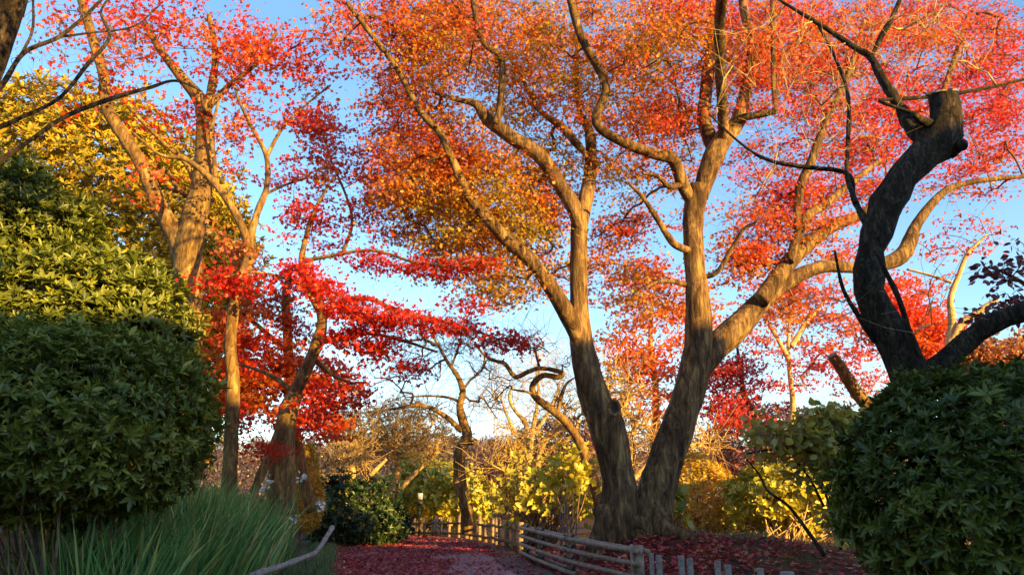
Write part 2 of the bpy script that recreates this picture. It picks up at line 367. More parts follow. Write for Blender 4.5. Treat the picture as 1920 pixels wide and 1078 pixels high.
def path_mat():
    m, n, out = _mat('path_surface'); L = n.links.new
    tc = n.nodes.new('ShaderNodeTexCoord')
    n1 = n.nodes.new('ShaderNodeTexNoise'); n1.inputs['Scale'].default_value = 1.1; n1.inputs['Detail'].default_value = 6; L(tc.outputs['Object'], n1.inputs['Vector'])
    n2 = n.nodes.new('ShaderNodeTexVoronoi'); n2.inputs['Scale'].default_value = 26; L(tc.outputs['Object'], n2.inputs['Vector'])
    r1 = ramp(n, [(0.40, (0.34, 0.14, 0.13)), (0.56, (0.34, 0.19, 0.18))]); L(n1.outputs[0], r1.inputs[0])
    r2 = ramp(n, [(0.0, (0.6, 0.5, 0.5)), (1.0, (1.2, 1.1, 1.1))]); L(n2.outputs['Color'], r2.inputs[0])
    mi = n.nodes.new('ShaderNodeMixRGB'); mi.blend_type = 'MULTIPLY'; mi.inputs[0].default_value = 0.8; L(r1.outputs[0], mi.inputs[1]); L(r2.outputs[0], mi.inputs[2])
    bs = n.nodes.new('ShaderNodeBsdfPrincipled'); bs.inputs['Roughness'].default_value = 0.9; L(mi.outputs[0], bs.inputs['Base Color'])
    bp = n.nodes.new('ShaderNodeBump'); bp.inputs['Strength'].default_value = 0.5; bp.inputs['Distance'].default_value = 0.02; L(n2.outputs['Distance'], bp.inputs['Height']); L(bp.outputs[0], bs.inputs['Normal'])
    L(bs.outputs[0], out.inputs[0]); return m
def strip(name, fa, fb, y0, y1, n, k, mat, lift):
    ys = np.linspace(y0, y1, n); a = np.interp(ys, FY, fa); b = np.interp(ys, FY, fb)
    t = np.linspace(0, 1, k)
    xx = a[:, None] * (1 - t) + b[:, None] * t; yy = ys[:, None] + 0 * t
    v = np.stack([xx, yy, gz(xx, yy) + lift], -1).reshape(-1, 3)
    i = (np.arange(n - 1)[:, None] * k + np.arange(k - 1)[None]).ravel()
    return tag(mesh(name, v, [np.stack([i, i + 1, i + k + 1, i + k], -1)], mat), kind='structure')
RX2 = [x - 0.42 for x in RX]
strip('path', LX, RX2, 2.0, 24.0, 200, 30, path_mat(), 0.012)
strip('path_verge', RX2, RX, 2.0, 24.0, 200, 8, plain_mat('bare_verge', (0.10, 0.065, 0.05), (0.20, 0.145, 0.12), 8, 0.95, 0.5, 0.1), 0.012)

# ---------------------------------------------------------------- plants
def limb_pts(spec, d0, d1=None):
    """spec: (px, py, width_px[, depth]); depth runs from d0 to d1 where not given"""
    n = len(spec); pts, rad = [], []
    dk = [(0, d0)] + [(i, s[3]) for i, s in enumerate(spec) if len(s) > 3] + ([(n - 1, d1)] if d1 is not None and len(spec[-1]) < 4 else [])
    dk = sorted({i: d for i, d in dk}.items())
    ds = np.interp(np.arange(n), [k for k, _ in dk], [d for _, d in dk])
    for s, d in zip(spec, ds):
        pts.append(P(s[0], s[1], d)); rad.append(0.5 * s[2] * mpp(s[1], d))
    return np.array(pts), np.array(rad)

def blob(px, py, d, rx, ry, rd, n, rng):
    """n points in an ellipsoid given by its pixel centre, pixel radii and half depth in metres"""
    q = rng.normal(size=(n, 3)); q = unit(q) * rng.uniform(0, 1, (n, 1)) ** (1 / 2.0)
    return np.array([P(px + a * rx, py + b * ry, max(1.5, d + c * rd)) for a, b, c in q])

def grow(npts, nrad, targets, rng, r_tip=0.003, bow=0.15, rmax=0.05, step=0.14, jit=0.05):
    """joins every target to the nearest point of the growing branch system; returns tubes of the new twigs"""
    nodes = npts.copy(); parent = -np.ones(len(nodes), int); base = len(nodes)
    d0 = np.array([np.min(np.sum((npts - t) ** 2, 1)) for t in targets]); order = np.argsort(d0)
    cap = len(nodes) + sum(int(math.sqrt(d) / step) + 6 for d in d0) + 10
    buf = np.empty((cap * 2, 3)); buf[:base] = nodes; n = base; par = list(parent); chains = []
    for ti in order:
        t = targets[ti]
        dd = np.sum((buf[:n] - t) ** 2, 1) + 0.25 * np.maximum(0, buf[:n, 2] - t[2]) ** 2
        k = int(np.argmin(dd)); a = buf[k]; Ln = np.linalg.norm(t - a)
        m = max(2, int(Ln / step))
        side = rng.normal(size=3) * jit * Ln
        c = a + 0.45 * (t - a) + np.array([0, 0, bow * Ln]) + side
        s = np.linspace(0, 1, m + 1)[1:, None]
        pts = (1 - s) ** 2 * a + 2 * s * (1 - s) * c + s ** 2 * t
        pts[:-1] += rng.normal(size=(m - 1 + 0, 3)) * 0.012 if m > 1 else 0
        ids = [k]
        for p in pts:
            buf[n] = p; par.append(ids[-1]); ids.append(n); n += 1
        chains.append(ids)
    cnt = np.zeros(n)
    for c in chains: cnt[c[-1]] += 1
    for i in range(n - 1, base - 1, -1): cnt[par[i]] += cnt[i]
    rad = np.minimum(rmax, r_tip * np.maximum(cnt, 1) ** 0.48)
    out = MB()
    for c in chains:
        r = rad[c].copy(); r[0] = min(r[1] * 1.1, r[0])
        if c[0] < base: r[0] = min(r[1] * 1.3, nrad[c[0]])
        v, q, t = tube(buf[c], r, 4 if r.max() < 0.012 else 6)
        out.add(v, q, t)
    return out, buf[:n]

def sprays(targets, nleaf, rs, flat, size, rng, up=0.75, droop=0.1):
    """flat sprays of leaves round every target: positions, axes, normals, sizes, spray number"""
    M_ = len(targets); N = M_ * nleaf
    k = np.repeat(np.arange(M_), nleaf)
    r = rng.uniform(0.05, 1, (N, 1)) ** 0.6 * rs
    off = unit(rng.normal(size=(N, 3))) * r
    tilt = rng.normal(size=(M_, 3)) * 0.35
    off[:, 2] = off[:, 2] * flat + np.sum(off * tilt[k], 1) * 0.5 - droop * np.linalg.norm(off[:, :2], axis=1)
    pos = targets[k] + off
    ax = unit(off * np.array([1, 1, 0.4]) + rng.normal(size=(N, 3)) * 0.35 * rs + np.array([0, 0, -0.25 * rs]))
    nr = unit(rng.normal(size=(N, 3)) * (1 - up) * 1.4 + np.array([0, 0, up]))
    sz = size * rng.uniform(0.7, 1.25, N)
    return pos, ax, nr, sz, k

def twiglets(targets, pos, k, every, rng, r=0.0011):
    sel = np.arange(0, len(pos), every)
    a = targets[k[sel]]; b = pos[sel]; m = 0.5 * (a + b) + rng.normal(size=a.shape) * 0.02
    return sticks(a, m, b, r * 1.6, r * 0.8)

def make_tree(name, label, limbs, blobs, leafmat, leaf=None, bark='bark', twig='dark_twig', seed=1, cat='tree', sides=12, lump=0.05,
              tintf=None, group=None, crown='crown', r_tip=0.003, trunk_flare=None, step=0.14, bow=0.15, rmax=0.05, twig_every=7, base=None, jit=0.05, lumpscale=3.0):
    """limbs: list of (part_name, spec, d0, d1); blobs: list of (px,py,d,rx,ry,rd,nsprays); leaf: dict(n, rs, flat, size, tpl, up)"""
    rng = np.random.default_rng(seed)
    L0 = [(nm,) + limb_pts(sp, d0, d1) for nm, sp, d0, d1 in limbs]
    b = L0[0][1][0] if base is None else base
    root = thing(name, label, cat, (b[0], b[1], float(gz(b[0], b[1]))), group)
    npts, nrad = [], []
    for i, (nm, pts, rad) in enumerate(L0):
        st = max(0.03, min(0.10, float(np.mean(rad)) * 0.9))
        p, r = resample(pts, rad, st)
        fl = trunk_flare if i == 0 else None
        sd = sides if rad.max() > 0.04 else 7
        v, q, t = tube(p, r, sd, lump, seed + i, fl, lumpscale)
        mb = MB(); mb.add(v, q, t); mb.build(nm, M[bark], root)
        w = slice(max(1, len(p) // 4) if i == 0 else 2, None)
        npts.append(p[w]); nrad.append(r[w])
    npts = np.vstack(npts); nrad = np.concatenate(nrad)
    if blobs:
        tg = np.vstack([blob(*bb, rng) for bb in blobs])
        gzt = gz(tg[:, 0], tg[:, 1]); tg[:, 2] = np.maximum(tg[:, 2], gzt + 0.25)
        tw, _ = grow(npts, nrad, tg, rng, r_tip, bow, rmax, step, jit)
        if leaf:
            pos, ax, nr, sz, k = sprays(tg, leaf['n'], leaf['rs'], leaf.get('flat', 0.3), leaf['size'], rng, leaf.get('up', 0.7), leaf.get('droop', 0.1))
            v, q = twiglets(tg, pos, k, twig_every, rng); tw.add(v, q)
            ti = 0.5 + 0.28 * noise(pos, 0.9, seed) + 0.12 * rng.normal(size=len(pos)) + 0.10 * rng.normal(size=len(tg))[k]
            if tintf is not None: ti = tintf(pos, ti)
            leaves(crown, pos, ax, nr, sz, leaf['tpl'], ti, M[leafmat], root)
        else:
            n = 4 * len(tg); k = np.repeat(np.arange(len(tg)), 4)
            dr = unit(rng.normal(size=(n, 3)) + np.array([0, 0, 0.25])) * rng.uniform(0.12, 0.45, (n, 1)) * (step / 0.14)
            a = tg[k]; e = a + dr
            v, q = sticks(a, a + 0.5 * dr + rng.normal(size=dr.shape) * 0.03, e, r_tip * 0.8, r_tip * 0.4); tw.add(v, q)
        tw.build('twig_sprays' if leaf else 'crown', M[twig], root)
    return root

def px_of(pos):
    """photo x of world points (only to describe where along a crown a colour sits)"""
    return pos[:, 0] / pos[:, 1]

def wpix(x, y, z):
    """photo pixel of a world point (for unseen crown masses added above the viewer to cast shade)"""
    q = np.array([x, y, z]) - EYE; f = q[1] * math.cos(PITCH) + q[2] * math.sin(PITCH); u = -q[1] * math.sin(PITCH) + q[2] * math.cos(PITCH)
    return W / 2 + F * q[0] / f, H / 2 - F * u / f
def wblob(x, y, z, rx, rz, ry, n):
    px, py = wpix(x, y, z); k = mpp(py, y); return (px, py, y, rx / k, rz / k, ry, n)
def wlimb(pts): return [(*wpix(*p[:3]), 2 * p[3] / mpp(wpix(*p[:3])[1], p[1]), p[1]) for p in pts]
# --- the great twin-stemmed maple
D = 8.8
main_limbs = [
 ('trunk', [(1162, 1040, 87.4), (1160, 985, 76.4), (1160, 900, 61.9), (1138, 800, 65.5), (1116, 750, 59.1), (1102, 700, 51.9), (1090, 640, 45.7), (1086, 570, 34.4), (1085, 500, 32.9), (1086, 415, 31.3)], D, 8.7),
 ('trunk', [(1212, 1040, 98.3), (1218, 985, 81.9), (1232, 920, 71), (1250, 860, 66.4), (1270, 800, 61), (1287, 750, 58.2), (1302, 700, 58.2), (1310, 650, 54.1), (1310, 600, 49.1), (1308, 560, 43.9), (1303, 500, 37.6), (1300, 450, 36.8), (1300, 400, 39.1), (1312, 350, 39.1)], D + 0.05, 8.9),
 ('limb', [(1086, 640, 28.7), (1072, 605, 33.9), (1040, 550, 29.8), (1000, 495, 26.6), (950, 450, 25), (910, 405, 23.5), (880, 370, 18), (848, 300, 15.7), (825, 250, 14.1), (785, 205, 12.6), (745, 130, 10.9), (700, 70, 10.1), (650, 5, 8.6)], 8.7, 7.6),
 ('limb', [(1090, 440, 26.6), (1078, 395, 29.8), (1045, 340, 26.6), (1010, 290, 28.2), (960, 258, 26.6), (915, 225, 23.5), (892, 195, 15.7), (860, 188, 9.4), (815, 175, 6.3)], 8.7, 8.0),
 ('limb', [(928, 232, 12.6), (935, 215, 13.3), (940, 170, 13.3), (940, 112, 12.6), (912, 86, 11.8), (896, 60, 10.1), (890, 25, 8.6), (880, -30, 7.8)], 8.15, 7.8),
 ('limb', [(1088, 430, 26.6), (1097, 380, 28.2), (1107, 320, 24.3), (1108, 265, 21.2), (1102, 238, 17.2), (1086, 205, 10.9), (1080, 130, 10.1), (1085, 60, 7.8), (1078, -20, 6.3)], 8.72, 9.6),
 ('limb', [(1098, 290, 10.9), (1080, 268, 15.7), (1050, 235, 14.9), (1012, 207, 10.1), (980, 150, 7.1), (950, 100, 5.5)], 8.8, 9.4),
 ('limb', [(1312, 370, 31.3), (1335, 300, 37.6), (1360, 255, 34.4), (1385, 225, 28.2), (1402, 150, 20.4), (1410, 80, 17.2), (1395, 20, 15.7), (1388, -60, 12.6)], 8.9, 8.7),
 ('limb', [(1298, 380, 23.5), (1280, 345, 25), (1262, 300, 23.5), (1230, 290, 20.4), (1180, 272, 19.6), (1130, 245, 18), (1117, 220, 17.2), (1136, 170, 15.7), (1120, 125, 15.7), (1090, 70, 15.7), (1070, 0, 14.1), (1060, -60, 10.9)], 8.9, 7.7),
 ('limb', [(1342, 300, 23.5), (1328, 250, 26.6), (1320, 220, 25), (1326, 150, 23.5), (1335, 80, 21.9), (1345, 0, 20.4), (1350, -60, 17.2)], 8.9, 9.4),
 ('limb', [(1365, 235, 14.1), (1390, 222, 15.7), (1425, 215, 13.3), (1458, 208, 10.1)], 8.8, 8.5),
 ('limb', [(1455, 210, 9.4), (1450, 150, 9.4), (1449, 70, 8.6), (1447, -20, 7.8)], 8.5, 8.4),
 ('limb', [(1312, 700, 36.4), (1335, 658, 49.1), (1370, 625, 52.5), (1400, 595, 43.9), (1440, 552, 36), (1490, 520, 28.2), (1545, 500, 23.5), (1600, 502, 21.9), (1650, 497, 25), (1690, 480, 29.8), (1706, 452, 25.8), (1720, 418, 19.6), (1770, 360, 13.3), (1830, 340, 10.1), (1930, 330, 7.1)], 8.9, 9.8),
 ('limb', [(1425, 565, 31.3), (1465, 510, 31.3), (1500, 470, 29.8), (1560, 425, 23.5), (1620, 400, 19.6), (1690, 350, 15.7), (1740, 250, 12.6), (1790, 110, 10.1), (1815, 30, 7.8)], 8.95, 10.2),
 ('limb', [(1480, 490, 17.2), (1510, 410, 18.7), (1545, 385, 15.7), (1600, 340, 10.9), (1650, 300, 7.1)], 9.0, 9.6),
 ('limb', [(1495, 455, 12.6), (1498, 360, 17.2), (1522, 300, 16.4), (1550, 225, 13.3), (1590, 140, 10.1), (1620, 40, 7.8)], 9.1, 9.0),
 ('limb', [(1290, 470, 14.1), (1262, 455, 14.1), (1232, 410, 10.9), (1205, 370, 7.8), (1180, 345, 5.5)], 8.8, 8.2),
 ('limb', [(1280, 345, 10.9), (1255, 350, 10.1), (1232, 330, 7.8), (1205, 325, 5.5)], 8.8, 8.3),
 ('limb', [(1318, 520, 10.9), (1345, 510, 9.4), (1370, 470, 8.6), (1395, 430, 6.3), (1420, 415, 4.7)], 8.9, 8.4),
 ('limb', wlimb([(2.78, 8.8, 6.22, .07), (2.5, 7.6, 7.3, .07), (2.4, 6.2, 7.4, .05), (2.1, 4.9, 7.0, .03), (0.1, 3.3, 5.8, .015)]), 8.7, 3.6),  # added limb out of view, carries the shade-casting leaves
 ('limb', wlimb([(-2.0, 7.6, 7.5, .03), (-2.0, 6.6, 7.7, .02), (-1.9, 5.8, 7.8, .01)]), 7.6, 5.8),  # added limb out of view, put in for the overhead shading leaves
 ('limb', [(1290, 535, 10.9), (1262, 528, 9.4), (1235, 528, 7.1), (1210, 540, 4.7)], 8.9, 8.4),
]
main_blobs = [
 (760, 60, 8.18, 144, 108, 0.8, 55), (760, 180, 8.28, 90, 84, 0.56, 29), (850, 60, 8.58, 144, 108, 1.04, 59),
 (800, 270, 8.48, 114, 84, 0.69, 41), (830, 370, 8.68, 132, 84, 0.8, 47), (930, 330, 8.98, 132, 108, 1.04, 53), (760, 340, 8.28, 72, 60, 0.46, 14),
 (930, 520, 8.58, 84, 48, 0.56, 16), (960, 430, 8.88, 108, 60, 0.69, 26), (1020, 370, 9.28, 72, 72, 0.69, 19), (1150, 440, 9.58, 60, 60, 0.56, 9), (1120, 490, 9.58, 60, 48, 0.46, 7),
 (1000, 70, 8.98, 156, 132, 1.15, 76), (1010, 190, 9.38, 132, 84, 0.8, 41), (1190, 60, 8.78, 156, 120, 1.26, 74), (1200, 200, 8.98, 132, 108, 0.92, 55), (1170, 330, 9.08, 108, 60, 0.56, 19),
 (1350, 50, 9.18, 144, 108, 1.26, 59), (1270, 240, 9.68, 72, 96, 0.56, 21), (1420, 150, 9.28, 96, 132, 1.04, 47), (1490, 60, 9.38, 132, 108, 1.15, 53),
 (1600, 70, 9.78, 144, 120, 1.26, 62), (1740, 60, 10.38, 156, 120, 1.26, 64), (1880, 60, 10.68, 120, 108, 1.15, 41), (1850, 200, 10.68, 132, 84, 1.04, 47),
 (1560, 220, 9.68, 120, 108, 1.04, 45), (1690, 220, 10.18, 120, 96, 1.04, 47), (1880, 270, 10.58, 84, 48, 0.69, 16), (1450, 330, 9.58, 96, 84, 0.69, 26), (1520, 400, 9.68, 84, 72, 0.69, 24),
 (1430, 430, 9.38, 84, 72, 0.69, 29), (1620, 330, 9.98, 96, 72, 0.69, 24), (1400, 490, 9.18, 66, 48, 0.56, 16), (1810, 330, 10.38, 96, 48, 0.56, 15), (1480, 560, 9.68, 72, 48, 0.46, 10),
 (1560, 480, 9.68, 60, 36, 0.46, 7), (1215, 530, 8.98, 48, 48, 0.46, 9), (1280, 390, 9.68, 48, 72, 0.46, 4),

] + [wblob(2.3, 4.3, 6.85, 1.25, 0.75, 0.7, 20), wblob(2.2, 5.6, 7.6, 1.2, 0.7, 0.6, 16), wblob(4.6, 6.0, 7.3, 1.0, 0.7, 0.6, 20), (870, 430, 9.3, 150, 110, 0.7, 54), (985, 480, 9.3, 90, 80, 0.6, 22), (1010, 340, 9.5, 100, 90, 0.6, 26), (800, 300, 9.0, 130, 100, 0.7, 36), (1180, 420, 9.6, 60, 60, 0.5, 10), (1120, 520, 9.5, 50, 50, 0.4, 6), (930, 550, 9.0, 60, 30, 0.4, 7), wblob(-0.9, 2.75, 5.0, 0.75, 0.28, 0.25, 26), wblob(4.6, 4.6, 7.6, 1.0, 0.8, 0.5, 14)]  # overhead masses are unseen leaves, added to shade the limbs and left shrub
def main_tint(pos, ti):
    u = px_of(pos); z = pos[:, 2]
    base = np.interp(u, [-0.25, -0.12, 0.0, 0.15, 0.32, 0.48, 0.7], [0.62, 0.46, 0.38, 0.44, 0.62, 0.76, 0.84])
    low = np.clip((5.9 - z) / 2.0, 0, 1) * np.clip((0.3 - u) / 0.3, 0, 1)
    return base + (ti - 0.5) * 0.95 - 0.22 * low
t_main = make_tree('maple_tree', 'great twin-stemmed maple with an orange crown behind the bamboo rail fence', main_limbs, [b[:6] + (int(b[6] * 1.4),) for b in main_blobs], 'orange',
    dict(n=62, rs=0.40, flat=0.22, size=0.047, tpl=T_MAPLE, up=0.62), seed=11, sides=22, lump=0.055, tintf=main_tint, r_tip=0.0032, trunk_flare=(5, 0.25, 5), twig_every=5)
# surface roots
for (a, b, c, w) in [((1130, 985), (1095, 1000), (1050, 1008), 34), ((1150, 1000), (1130, 1022), (1105, 1040), 34), ((1240, 990), (1275, 1010), (1310, 1030), 40), ((1195, 1005), (1200, 1030), (1205, 1060), 40)]:
    pts, rad = limb_pts([(a[0], a[1] - 30, w * 1.2), (*a, w), (*b, w * 0.7), (*c, w * 0.3)], D - 0.1, D - 0.35)
    for i in (2, 3): pts[i, 2] = gz(pts[i, 0], pts[i, 1]) + (0.02 if i == 2 else -0.03)
    p, r = resample(pts, rad, 0.05); mb = MB(); mb.add(*tube(p, r, 12, 0.10, 3)); mb.build('root', M['bark'], t_main)

# healed wounds on the stems
def knot(px, py, d, pxr, parent, mat='bark'):
    c = P(px, py, d); k = mpp(py, d); a = np.linspace(0, 2 * math.pi, 19)
    f = unit(EYE - c + np.array([0.8, 0, 0])); u = unit(np.cross(f, [0, 0, 1])); v = np.cross(u, f)
    ring = c + pxr * k * (0.8 * np.cos(a)[:, None] * u + 1.15 * np.sin(a)[:, None] * v); rr = pxr * k * 0.30
    o = MB(); o.add(*tube(ring, np.full(19, rr), 9, 0.15, 2, None, 9)); b = o.build('knot', M[mat], parent)
    n = 12; a = a[:-1][::2][:9]; n = len(a); hol = np.vstack([c + 0.8 * pxr * k * (0.8 * np.cos(a)[:, None] * u + 1.15 * np.sin(a)[:, None] * v) - f * 0.003, [c - f * 0.03]])
    j = np.arange(n); mesh('hollow', hol, [np.stack([j, (j + 1) % n, np.full(n, n)], -1)], M['soil'], b)
knot(1152, 765, 8.46, 12, t_main); knot(1707, 449, 9.55, 9, t_main)

# --- black pruned tree, right foreground
make_tree('pruned_tree', 'black gnarled tree with a sawn-off top rising behind the right round shrub',
 [('trunk', [(1720, 860, 68.4), (1708, 740, 64.8), (1700, 690, 64.8), (1662, 615, 63), (1628, 545, 55.8), (1634, 470, 52.2), (1652, 410, 55.8), (1676, 360, 59.4), (1716, 305, 57.6), (1758, 272, 70.2), (1774, 225, 57.6), (1766, 178, 48.6)], 4.6, 4.4),
  ('limb', [(1700, 730, 45), (1745, 700, 45), (1790, 662, 39.6), (1850, 612, 36), (1925, 582, 36), (2010, 560, 30.6)], 4.6, 4.2),
  ('limb', [(1735, 265, 27), (1708, 240, 25.2), (1690, 205, 19.8), (1655, 150, 17.1), (1632, 108, 13.5), (1600, 88, 10.8), (1540, 48, 8.1), (1480, 12, 6.3), (1400, -40, 4.5)], 4.45, 4.9),
  ('limb', [(1632, 112, 9), (1652, 70, 9.9), (1672, 35, 9), (1696, -20, 7.2)], 4.7, 4.6),
  ('limb', [(1630, 430, 12.6), (1620, 410, 15.3), (1600, 370, 10.8), (1588, 325, 9), (1500, 312, 9), (1440, 300, 7.2), (1390, 270, 4.5), (1330, 215, 3.6)], 4.55, 5.2),
  ('limb', [(1604, 380, 9), (1588, 330, 9), (1590, 270, 8.1), (1590, 180, 7.2), (1566, 110, 5.4), (1530, 40, 4.5)], 4.55, 5.0),
  ('limb', [(1725, 670, 12.6), (1705, 620, 11.7), (1685, 560, 10.8), (1665, 518, 9), (1640, 470, 6.3)], 4.4, 4.3),
  ('limb', [(1720, 215, 7.2), (1650, 190, 6.3), (1690, 186, 7.2), (1780, 178, 7.2), (1850, 165, 6.3), (1925, 148, 5.4)], 4.45, 4.8),
  ('limb', [(1775, 285, 36), (1796, 272, 30.6), (1806, 276, 16.2)], 4.45, 4.35), ('limb', [(1745, 235, 23.4), (1722, 222, 14.4), (1712, 212, 7.2)], 4.4, 4.3), ('limb', [(1690, 650, 36), (1715, 690, 41.4), (1745, 705, 36)], 4.55, 4.55),
  ('limb', [(1640, 640, 10.8), (1608, 590, 9), (1580, 540, 6.3), (1565, 470, 4.5)], 4.55, 4.4)],
 [(1600, 130, 4.9, 140, 150, 0.4, 50), (1470, 180, 5.1, 160, 160, 0.4, 48), (1740, 60, 4.7, 140, 110, 0.4, 30),
  (1620, 270, 4.7, 60, 70, 0.3, 8), (1540, 560, 4.5, 50, 70, 0.3, 6), (1740, 560, 4.4, 40, 90, 0.3, 6), (1420, 380, 5.1, 70, 60, 0.3, 6)],
 None, None, bark='black_bark', twig='tan_twig', seed=21, sides=22, lump=0.15, r_tip=0.0022, step=0.16, bow=0.08, jit=0.035, twig_every=5, rmax=0.012, lumpscale=6.0)

# --- left group of maples
def red_tint(a, b):
    return lambda pos, ti: a + (ti - 0.5) * b
make_tree('maple_tree', 'sunlit two-armed maple with thin red leaves at the top left, behind the big green shrub',
 [('trunk', [(352, 900, 60), (350, 700, 56), (350, 560, 54), (352, 515, 52), (354, 460, 50), (366, 400, 45), (380, 340, 38), (385, 250, 33), (378, 195, 28), (345, 150, 20), (305, 100, 14), (270, 40, 9)], 10.0, 9.4),
  ('limb', [(350, 540, 30), (340, 480, 36), (328, 440, 35), (300, 390, 30), (266, 310, 25), (240, 268, 24), (202, 205, 22), (194, 140, 19), (170, 60, 17), (150, -10, 15)], 9.95, 9.0),
  ('limb', [(385, 215, 20), (396, 170, 16), (404, 100, 12), (392, 30, 9)], 9.5, 9.8),
  ('limb', [(392, 200, 12), (430, 160, 10), (480, 120, 8), (520, 60, 6)], 9.5, 9.3),
  ('limb', [(372, 370, 12), (350, 310, 9), (300, 262, 8), (240, 200, 6)], 9.8, 9.2),
  ('limb', [(280, 340, 10), (310, 320, 9), (330, 350, 8), (350, 370, 8)], 9.5, 9.9)],
 [(340, 50, 9.5, 170, 80, 1.0, 40), (470, 90, 9.3, 110, 90, 0.8, 42), (560, 120, 9.2, 80, 100, 0.6, 16), (230, 120, 9.2, 110, 70, 0.8, 13), (420, 190, 9.5, 90, 60, 0.6, 10), (300, 210, 9.4, 110, 50, 0.6, 6), (110, 60, 9.0, 90, 60, 0.6, 7), (200, 30, 9.2, 120, 50, 0.6, 14), (270, 330, 9.3, 70, 60, 0.4, 4), (160, 200, 9.2, 80, 40, 0.4, 3), (640, 60, 9.2, 70, 90, 0.6, 18)],
 'red', dict(n=30, rs=0.40, flat=0.4, size=0.068, tpl=T_MAPLE, up=0.55), seed=31, bark='bark2', tintf=red_tint(0.52, 0.9), sides=16, lump=0.05, twig_every=5)
make_tree('maple_tree', 'slender maple with a golden lit fork, its thin trunk left of the leaning maple',
 [('trunk', [(432, 985, 34), (430, 920, 30), (434, 800, 26), (437, 720, 25), (432, 640, 23), (442, 560, 21), (462, 500, 21), (467, 470, 20)], 8.3, 8.6),
  ('limb', [(467, 480, 16), (462, 447, 15), (440, 398, 14), (402, 343, 13), (350, 300, 9), (300, 290, 6), (250, 250, 4)], 8.6, 8.2),
  ('limb', [(404, 345, 9), (402, 300, 8), (396, 250, 7), (410, 190, 5)], 8.4, 8.8),
  ('limb', [(467, 482, 17), (470, 445, 15), (482, 400, 13), (500, 350, 11), (499, 292, 9), (470, 235, 7), (445, 180, 5), (430, 120, 3)], 8.6, 8.9),
  ('limb', [(499, 295, 8), (530, 240, 6), (570, 200, 4), (620, 160, 3)], 8.85, 9.2),
  ('limb', [(495, 365, 6), (540, 345, 5), (590, 330, 3)], 8.8, 9.1)],
 [(520, 220, 9.0, 110, 90, 0.5, 12), (450, 260, 8.7, 60, 80, 0.4, 7), (600, 250, 9.2, 70, 90, 0.5, 12), (430, 470, 8.5, 50, 40, 0.4, 6), (590, 330, 9.1, 60, 50, 0.4, 8)],
 'pink', dict(n=40, rs=0.3, flat=0.35, size=0.062, tpl=T_MAPLE, up=0.5), seed=32, bark='bark2', sides=12, lump=0.04, twig_every=4, r_tip=0.0022)
make_tree('maple_tree', 'leaning scarlet maple reaching bright red sprays over the path from the left',
 [('trunk', [(526, 965, 58), (527, 905, 50), (533, 830, 40), (541, 770, 35), (560, 722, 25), (580, 680, 23), (596, 640, 24), (604, 600, 18), (592, 545, 14), (566, 500, 12), (575, 440, 9), (590, 395, 7), (620, 340, 4)], 9.2, 8.8),
  ('trunk', [(468, 950, 16), (485, 900, 17), (512, 838, 18), (533, 790, 19), (545, 750, 15)], 8.9, 9.1),
  ('limb', [(598, 640, 14), (640, 634, 11), (690, 625, 8), (760, 640, 6), (820, 660, 4)], 9.0, 8.0),
  ('limb', [(603, 600, 14), (640, 565, 10), (690, 560, 9), (740, 580, 8), (820, 600, 6), (890, 620, 5), (960, 645, 3)], 9.0, 7.2),
  ('limb', [(600, 590, 10), (570, 540, 9), (530, 520, 7), (470, 510, 5), (420, 520, 3)], 9.0, 7.8),
  ('limb', [(570, 490, 9), (620, 480, 7), (700, 470, 6), (790, 495, 5), (880, 500, 3)], 8.9, 8.2),
  ('limb', [(640, 480, 7), (660, 420, 6), (650, 370, 5), (620, 300, 4)], 8.8, 9.4),
  ('limb', [(585, 670, 10), (620, 700, 7), (660, 720, 5)], 9.1, 8.8),
  ('limb', [(555, 735, 9), (500, 700, 7), (440, 680, 5)], 9.2, 9.6)],
 [(545, 512, 8.2, 50, 18, 0.25, 12), (600, 535, 8.2, 45, 24, 0.25, 16), (650, 570, 8.0, 45, 26, 0.25, 18), (700, 605, 7.9, 40, 22, 0.2, 13), (650, 625, 8.1, 45, 26, 0.25, 10), (740, 590, 7.8, 50, 16, 0.2, 9), (800, 602, 7.6, 45, 14, 0.2, 8), (860, 612, 7.4, 45, 13, 0.15, 7), (930, 636, 7.2, 50, 11, 0.12, 6), (985, 650, 7.1, 20, 8, 0.1, 2),
  (720, 655, 8.0, 40, 18, 0.2, 7), (765, 685, 7.9, 34, 16, 0.2, 6), (685, 650, 8.2, 36, 18, 0.2, 5),
  (450, 530, 8.0, 70, 28, 0.3, 12), (400, 520, 7.9, 40, 24, 0.2, 5), (720, 490, 8.6, 60, 18, 0.3, 10), (790, 505, 8.5, 50, 18, 0.3, 9), (860, 500, 8.4, 55, 14, 0.25, 7), (930, 492, 8.3, 40, 10, 0.2, 4), (870, 568, 8.0, 40, 12, 0.2, 4), (620, 420, 9.0, 100, 80, 0.4, 18), (560, 400, 9.0, 70, 70, 0.4, 9), (660, 300, 9.3, 90, 80, 0.5, 18), (620, 230, 9.3, 70, 60, 0.4, 9), (700, 400, 8.9, 70, 60, 0.3, 11), (540, 300, 9.1, 50, 60, 0.4, 5),
  (640, 745, 8.8, 70, 35, 0.4, 11), (450, 790, 8.6, 60, 40, 0.3, 6), (560, 790, 9.5, 60, 40, 0.3, 5), (480, 840, 8.6, 40, 30, 0.2, 4)],
 'red', dict(n=38, rs=0.29, flat=0.34, size=0.054, tpl=T_MAPLE, up=0.6), seed=33, bark='bark2', sides=14, lump=0.06, twig_every=4, r_tip=0.0022, tintf=red_tint(0.74, 0.7))
